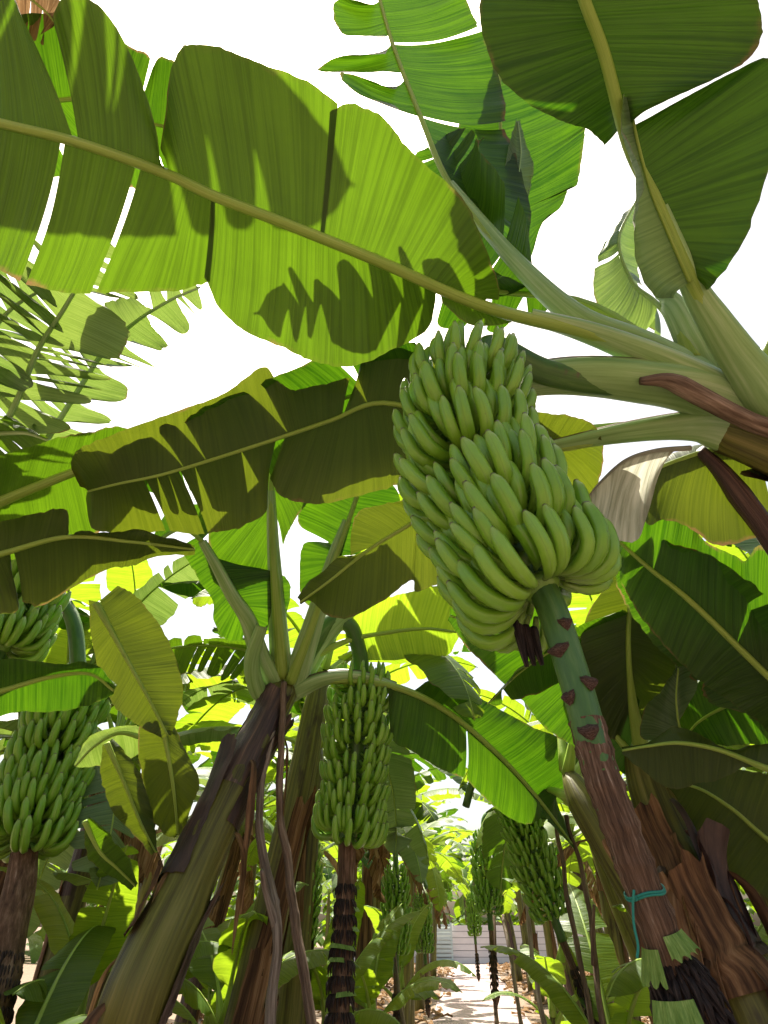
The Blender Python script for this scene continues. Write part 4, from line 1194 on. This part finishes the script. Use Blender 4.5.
# ---- the rows
def xc(y): return 0.18 + 0.115 * y
ORD = ['first', 'second', 'third', 'fourth', 'fifth', 'sixth', 'seventh', 'eighth', 'ninth', 'tenth', 'eleventh', 'twelfth', 'thirteenth', 'fourteenth', 'fifteenth']
PL = {}
def row(side, off, ys, seed, text, nl=9, hh=(2.3, 2.7), nu=36, **kw):
    rg = random.Random(seed)
    for k, y in enumerate(ys):
        kw['dry'] = 0 if (side == 1 and k == 0) else (1 if off < 2 else 3)
        x = xc(y) + side * (off + rg.uniform(-.15, .15))
        h = rg.uniform(*hh)
        PL[(side, off, k)] = plant(x, y, h, text % ORD[k], seed * 100 + k, nl, (side * rg.uniform(-.45, .1), rg.uniform(-.2, .3)), nu=nu, dry=kw.get('dry', 2), **{a: b for a, b in kw.items() if a != 'dry'})
FR = ('leaf', 'leaf_fresh', 'leaf_fresh', 'leaf_waxy')
row(-1, 1.35, [4.0, 5.2, 6.6, 8.0, 9.2, 11.2, 13.5, 16, 19, 22.5, 26.5], 2, 'banana plant bordering the path on its left, %s beyond the propped trunk', 9, (2.5, 3.0), mats=FR, L=(1.4, 1.9), W=(.42, .56), dry=1)
row(1, 1.55, [4.3, 6.2, 8.0, 10, 12.2, 14.6, 17.5, 20.5, 24, 28], 3, 'banana plant bordering the path on its right, %s beyond the nearest bunch', 9, (2.5, 3.0), mats=FR, L=(1.4, 1.9), W=(.42, .56), dry=1)
row(-1, 3.3, [4.3, 5.2, 6.3, 7.8, 10.2, 13.4, 17.5, 22.5], 4, 'banana plant in the second row left of the path, %s from the front', 10, (2.6, 3.3), mats=FR)
row(1, 3.5, [3.4, 4.8, 6.2, 7.9, 10.4, 13.6, 18], 5, 'banana plant in the second row right of the path, %s from the front', 10, (2.6, 3.3), mats=FR)
row(-1, 5.6, [4.6, 7.4, 11, 15], 6, 'banana plant in the third row left of the path, %s from the front', 10, (2.8, 3.6), mats=FR)
row(1, 5.8, [5.0, 8.2, 12, 16], 8, 'banana plant in the third row right of the path, %s from the front', 10, (2.8, 3.6), mats=FR)
# plants beyond the wall that close the view
for k, (x, y) in enumerate(((-3, 37), (1, 38), (4.5, 37.5), (8, 39), (12, 37))):
    plant(x, y, 3.0, 'banana plant standing behind the white wall, %s from its left end' % ORD[k], 900 + k, 9, (0, 0), (2.0, 2.6), (.6, .75), 30, FR, dry=0)

# a belt of more banana foliage beyond, too far to tell apart
rg = random.Random(44); mb = MB()
for i in range(4200):
    a = rg.uniform(-1.5, 1.5); rr_d = rg.uniform(40, 60)
    c0 = Vector((math.sin(a) * rr_d, math.cos(a) * rr_d, rg.random() ** .8 * 6.5))
    az = rg.uniform(0, 6.28); C = arch(c0, az, rg.uniform(-.2, 1.1), 2.2, 1.5, 4)
    S = Vector((math.cos(az), -math.sin(az), 0)) * .34
    prof = (.3, 1, 1, .8, .1)
    mb.grid([[C[j] + S * (q * prof[j]) - Vector((0, 0, .12 * abs(q))) for q in (-1, 0, 1)] for j in range(5)], [[(j * .5 + i, q * .3) for q in (-1, 0, 1)] for j in range(5)])
tag(mb.build('distant_foliage', M['leaf_fresh']), 'distant belt of banana foliage beyond the end of the path', 'foliage', kind='stuff')
# ---- young plants low on both sides
for k, (px, py, d, h, lab) in enumerate((
        (45, 960, 2.3, .95, 'young banana plant with a small upright bright leaf, lowest at far left'),
        (100, 930, 2.9, 1.1, 'young banana plant with glowing yellow-green leaves left of the leaning trunk'),
        (170, 900, 3.6, 1.2, 'young banana plant behind the leaning trunk, leaves in full sun'),
        (232, 960, 3.3, 1.1, 'young banana plant with one drooping leaf right of the leaning trunk'),
        (372, 985, 4.6, .9, 'young banana plant low in the left row under the middle bunch'),
        (400, 985, 5.6, 1.0, 'young banana plant low in the left row beside the path edge'),
        (330, 975, 4.2, 1.0, 'young banana plant low between the two props and the middle stalk'),
        (215, 985, 3.9, .95, 'young banana plant low against the right side of the leaning trunk'),
        (550, 990, 5.0, .9, 'young banana plant low in the right row under the leaning bunch'),
        (600, 960, 3.0, .9, 'young banana plant with a yellow-green leaf left of the tied stalk'),
        (690, 870, 3.0, 1.2, 'young banana plant behind the tied stalk in the right row'),
        (745, 920, 2.8, 1.1, 'young banana plant at the right edge by the orange-brown trunk'))):
    p = P(px, py, d)
    sucker(p.x, p.y, h, lab, 300 + k, 6)
# a low leaf beside the string
gl = MB()

# ---- far bunches: one built, the others copied
proto = empty('banana_bunch', (0, 0, 0), '', 'banana bunch', 'banana bunches')
axp = [Vector((0, 0, 0)), Vector((.01, 0, -.27)), Vector((0, .01, -.54)), Vector((0, 0, -.8))]
_c = CAMPOS.copy(); CAMPOS.x, CAMPOS.y, CAMPOS.z = 0, -6, -1.5
hands = hand_layout(axp, lambda k: 0.02 + .94 * k / 8, 9, lambda k: [.7, .85, .95, 1, 1, 1, 1, .95, .9][k] * .95, random.Random(3), (13, 12), 5.6, 2.35, 0, .3)
bunch(proto, hands, 0, True)
CAMPOS.x, CAMPOS.y, CAMPOS.z = _c
mb = MB(); mb.tube(spline([Vector((-.28, .3, .12)), Vector((-.16, .16, .30)), Vector((-.03, .02, .24))] + axp + [Vector((0, 0, -.95))], 40), .034, 9, .08); mb.build('stalk', M['rachis_green'], proto)
mb = MB(); mb.tube(spline([Vector((0, 0, -.8)), Vector((0, 0, -1.05)), Vector((.01, 0, -1.3)), Vector((.01, 0, -1.5))], 20), .028, 9, .15); mb.build('stalk_bark', M['rachis_bark'], proto)
flower_skirt(proto, [Vector((.005, 0, -1.1)), Vector((.01, 0, -1.3)), Vector((.01, 0, -1.52))], [.032, .04, .036], 7, 16, .06, 77, None, .7)
mb = MB(); mb.tube([Vector((.01, 0, -1.48 - .16 * i / 9)) for i in range(10)], [.025, .038, .045, .047, .045, .04, .032, .024, .014, .004], 10, .08); mb.build('flower_bud', M['scar'], proto)

def copy_tree(o, parent=None):
    c = o.copy(); COL.objects.link(c)
    if parent is not None: c.parent = parent
    for ch in list(o.children): copy_tree(ch, c)
    return c
far = [(306, 848, 4.5, .75, 'small banana bunch behind the two props at left', 0, 0),
       (396, 872, 5.8, .85, 'pale green banana bunch half hidden by leaves left of the path', 1, .05),
       (421, 898, 7.4, .72, 'dark green banana bunch nearest the path on its left side', 2, .05),
       (484, 838, 6.6, .92, 'sunlit banana bunch hanging clear over the path', 3, -.03),
       (472, 896, 10.0, .72, 'smallest banana bunch, far down over the path', 4, 0),
       (512, 806, 3.5, .74, 'long banana bunch leaning over the right side of the path', 5, -.30)]
for k, (px, py, d, s, lab, az, ti) in enumerate(far):
    o = proto if k == 0 else copy_tree(proto)
    o.location = P(px, py, d); o.scale = (s, s, s)
    o.rotation_euler = (0, ti, az * 1.3)
    o['label'] = lab

# ---- wooden props
def prop(pts, r, label, mat='wood', fork=None, seed=0):
    Q = [P(*p) for p in pts]
    a, b = Q[-2], Q[-1]
    dn = (b - a).normalized()
    if dn.z > -0.3: dn = Vector((dn.x * .3, dn.y * .3, -1)).normalized()
    k = b.z / -dn.z
    Q += [b + dn * (k * .5) + Vector((.01, .01, 0)), b + dn * k]
    sp_ = spline(Q, 46)
    sp_ = [p + Vector((.010 * nz(i * .23 + seed, seed), .010 * nz(i * .21, seed + 5), 0)) for i, p in enumerate(sp_)]
    sp_ = spline(sp_, 140)
    mb = MB(); mb.tube(sp_, [r * (.62 + .30 * i / 139) * (1 + .12 * nz(i * .12, seed) + .22 * max(0, nz(i * .33, seed + 4)) ** 2 * 4 * .5 + .06 * nz(i * .9, seed)) for i in range(140)], 12, .22, 1, True, seed)
    o = mb.build('wooden_prop', M[mat])
    if fork:
        mb = MB(); mb.tube(spline([P(*p) for p in fork], 10), [r * .8 - r * .4 * i / 9 for i in range(10)], 8, .15, 1, True, seed); mb.build('fork', M[mat], o)
    return tag(o, label, 'prop', 'wooden props')
prop([(281, 688, 2.82), (270, 740, 2.62), (260, 800, 2.45), (262, 850, 2.33), (277, 925, 2.15), (272, 1010, 1.98)], .024, 'crooked grey prop pole against the leaning trunk', 'wood_grey', [(277, 930, 2.14), (266, 890, 2.2), (262, 870, 2.2)], 3)
prop([(284, 682, 2.78), (282, 740, 2.62), (280, 810, 2.45), (291, 890, 2.25), (305, 980, 2.05)], .023, 'straight reddish prop pole beside the crooked grey one', 'wood', None, 5)
prop([(556, 820, 3.3), (568, 900, 3.05), (590, 1010, 2.75)], .018, 'left one of two slender prop poles behind the nearest stalk', 'wood', None, 7)
prop([(566, 815, 3.2), (588, 900, 2.95), (600, 1010, 2.6)], .018, 'right one of two slender prop poles behind the nearest stalk', 'wood', [(594, 965, 2.72), (593, 930, 2.76), (594, 905, 2.78)], 9)
prop([(494, 905, 7.2), (495, 960, 6.7), (496, 1015, 6.3)], .03, 'thin upright prop pole standing at the path edge', 'wood', None, 11)
prop([(503, 915, 6.4), (511, 960, 6.0), (519, 1010, 5.7)], .025, 'thin slanting prop pole right of the path', 'wood_grey', None, 13)
prop([(527, 905, 4.6), (533, 960, 4.3), (543, 1020, 4.0)], .025, 'pale prop pole under the leaning bunch', 'wood_grey', None, 15)
prop([(391, 930, 5.0), (397, 975, 4.8), (402, 1015, 4.6)], .02, 'thin prop pole left of the path behind the middle bunch', 'wood_grey', None, 17)

# ================================================================== ground, path, wall
def ground_mat(name, a, b, c, sc):
    m, nt = new_mat(name)
    t = NT(nt)
    co = t.n('ShaderNodeTexCoord').outputs['Object']
    n1 = t.noise(co, sc, 6, .65); n2 = t.noise(co, sc * 9, 4, .7)
    col = t.mix(n1, a, b)
    col = t.mix(t.ramp(n2, [(.5, 0.0), (.72, 1.0)]), col, c)
    pr = t.n('ShaderNodeBsdfPrincipled'); t.l(col, pr.inputs['Base Color']); pr.inputs['Roughness'].default_value = .92
    t.l(t.bump(t.math('ADD', n1, n2), .6, .03), pr.inputs['Normal'])
    t.out(pr.outputs[0]); return m
GM = ground_mat('plantation_soil', (.10, .065, .042), (.20, .14, .095), (.26, .19, .12), .9)
PM = ground_mat('pale_trodden_earth', (.27, .20, .185), (.36, .285, .265), (.20, .145, .13), .8)
mb = MB()
mb.grid([[Vector((x, y, 0)) for x in np.linspace(-600, 600, 7)] for y in np.linspace(-600, 600, 7)])
tag(mb.build('ground', GM, None, False), kind='structure')
mb = MB()
rows = []
for i in range(60):
    y = -2 + 36.5 * i / 59
    rows.append([Vector((xc(y) + w * (0.95 + .12 * nz(y * .8, w)), y, 0.006)) for w in (-1, -.5, 0, .5, 1)])
mb.grid(rows); tag(mb.build('path', PM, None, False), kind='structure')
# fallen leaves
rg = random.Random(4); mb = MB()
for i in range(2600):
    y = rg.uniform(.3, 34) ** 1.0; sd = rg.choice((-1, 1)); x = xc(y) + sd * (rg.random() ** .8 * 5 + .7)
    a = rg.uniform(0, 6.28); l = rg.uniform(.12, .5); w = rg.uniform(.03, .10)
    d = Vector((math.cos(a), math.sin(a), 0)); e = Vector((-d.y, d.x, 0)); c = Vector((x, y, .012 + rg.random() * .05))
    rows = [[c + d * (l * (u - .5)) + e * (w * v * math.sin(PI * min(.96, max(.04, u))) ** .6) + Vector((0, 0, .05 * rg.random() * abs(v) + .03 * math.sin(u * 5))) for v in (-1, 0, 1)] for u in (0, .25, .5, .75, 1)]
    mb.grid(rows, [[(v * w, u * l) for v in (-1, 0, 1)] for u in (0, .25, .5, .75, 1)])
tag(mb.build('fallen_leaves', M['dry_leaf']), 'brown fallen banana leaves littering the soil beside the path', 'leaf litter', kind='stuff')
# wall at the far end
w = empty('wall', (4, 34.4, 0), 'low white block wall closing the far end of the path', 'wall')
mb = MB()
for i in range(6):
    mb.box((4.6, 34.6, .125 + .25 * i), 14, .25, .225)
mb.build('block_course', M['wall'], w, False)
mb = MB(); mb.box((4.6, 34.6, .73), 13.98, .19, 1.44); mb.build('mortar', M['joint'], w, False)
g = empty('gate', (2.6, 34.3, 0), 'pale green slatted gate standing before the white wall', 'gate')
mb = MB()
for i in range(9): mb.box((2.6, 34.3, .16 + .165 * i), 1.3, .03, .11)
mb.build('slats', M['gate'], g, False)
for dx in (-.69, .69):
    mb = MB(); mb.box((2.6 + dx, 34.3, .8), .08, .08, 1.6); mb.build('post', M['gate'], g, False)

# ================================================================== light
world = bpy.data.worlds.new('World'); scene.world = world; world.use_nodes = True
nt = world.node_tree; nt.nodes.clear()
sky = nt.nodes.new('ShaderNodeTexSky'); sky.sky_type = 'NISHITA'; sky.sun_disc = False
sky.sun_elevation = SUN_EL; sky.sun_rotation = SUN_AZ
sky.air_density = 1.0; sky.dust_density = 6.0; sky.ozone_density = 0.6; sky.altitude = 200
bg = nt.nodes.new('ShaderNodeBackground'); bg.inputs[1].default_value = 0.095
wo = nt.nodes.new('ShaderNodeOutputWorld')
tint = nt.nodes.new('ShaderNodeMix'); tint.data_type = 'RGBA'; tint.blend_type = 'MULTIPLY'; tint.inputs[0].default_value = 1.0; tint.inputs[7].default_value = (1.0, 0.96, 0.86, 1)
nt.links.new(sky.outputs[0], tint.inputs[6]); nt.links.new(tint.outputs[2], bg.inputs[0]); nt.links.new(bg.outputs[0], wo.inputs[0])
sd = bpy.data.lights.new('sun', 'SUN'); sd.energy = 5.0; sd.angle = R(0.53); sd.color = (1.0, 0.93, 0.80)
so = bpy.data.objects.new('sun', sd); COL.objects.link(so)
v = Vector((math.sin(SUN_AZ) * math.cos(SUN_EL), math.cos(SUN_AZ) * math.cos(SUN_EL), math.sin(SUN_EL)))
so.rotation_euler = v.to_track_quat('Z', 'Y').to_euler()
so.location = v * 30
vs = scene.view_settings
vs.view_transform = 'Standard'; vs.look = 'None'; vs.exposure = 1.6; vs.gamma = 1.0; vs.use_curve_mapping = False
c = scene.cycles
c.use_denoising = True
c.max_bounces = 10; c.diffuse_bounces = 6; c.transmission_bounces = 8; c.glossy_bounces = 3; c.transparent_max_bounces = 8
c.sample_clamp_indirect = 8.0
c.use_adaptive_sampling = True
c.adaptive_threshold = 0.02
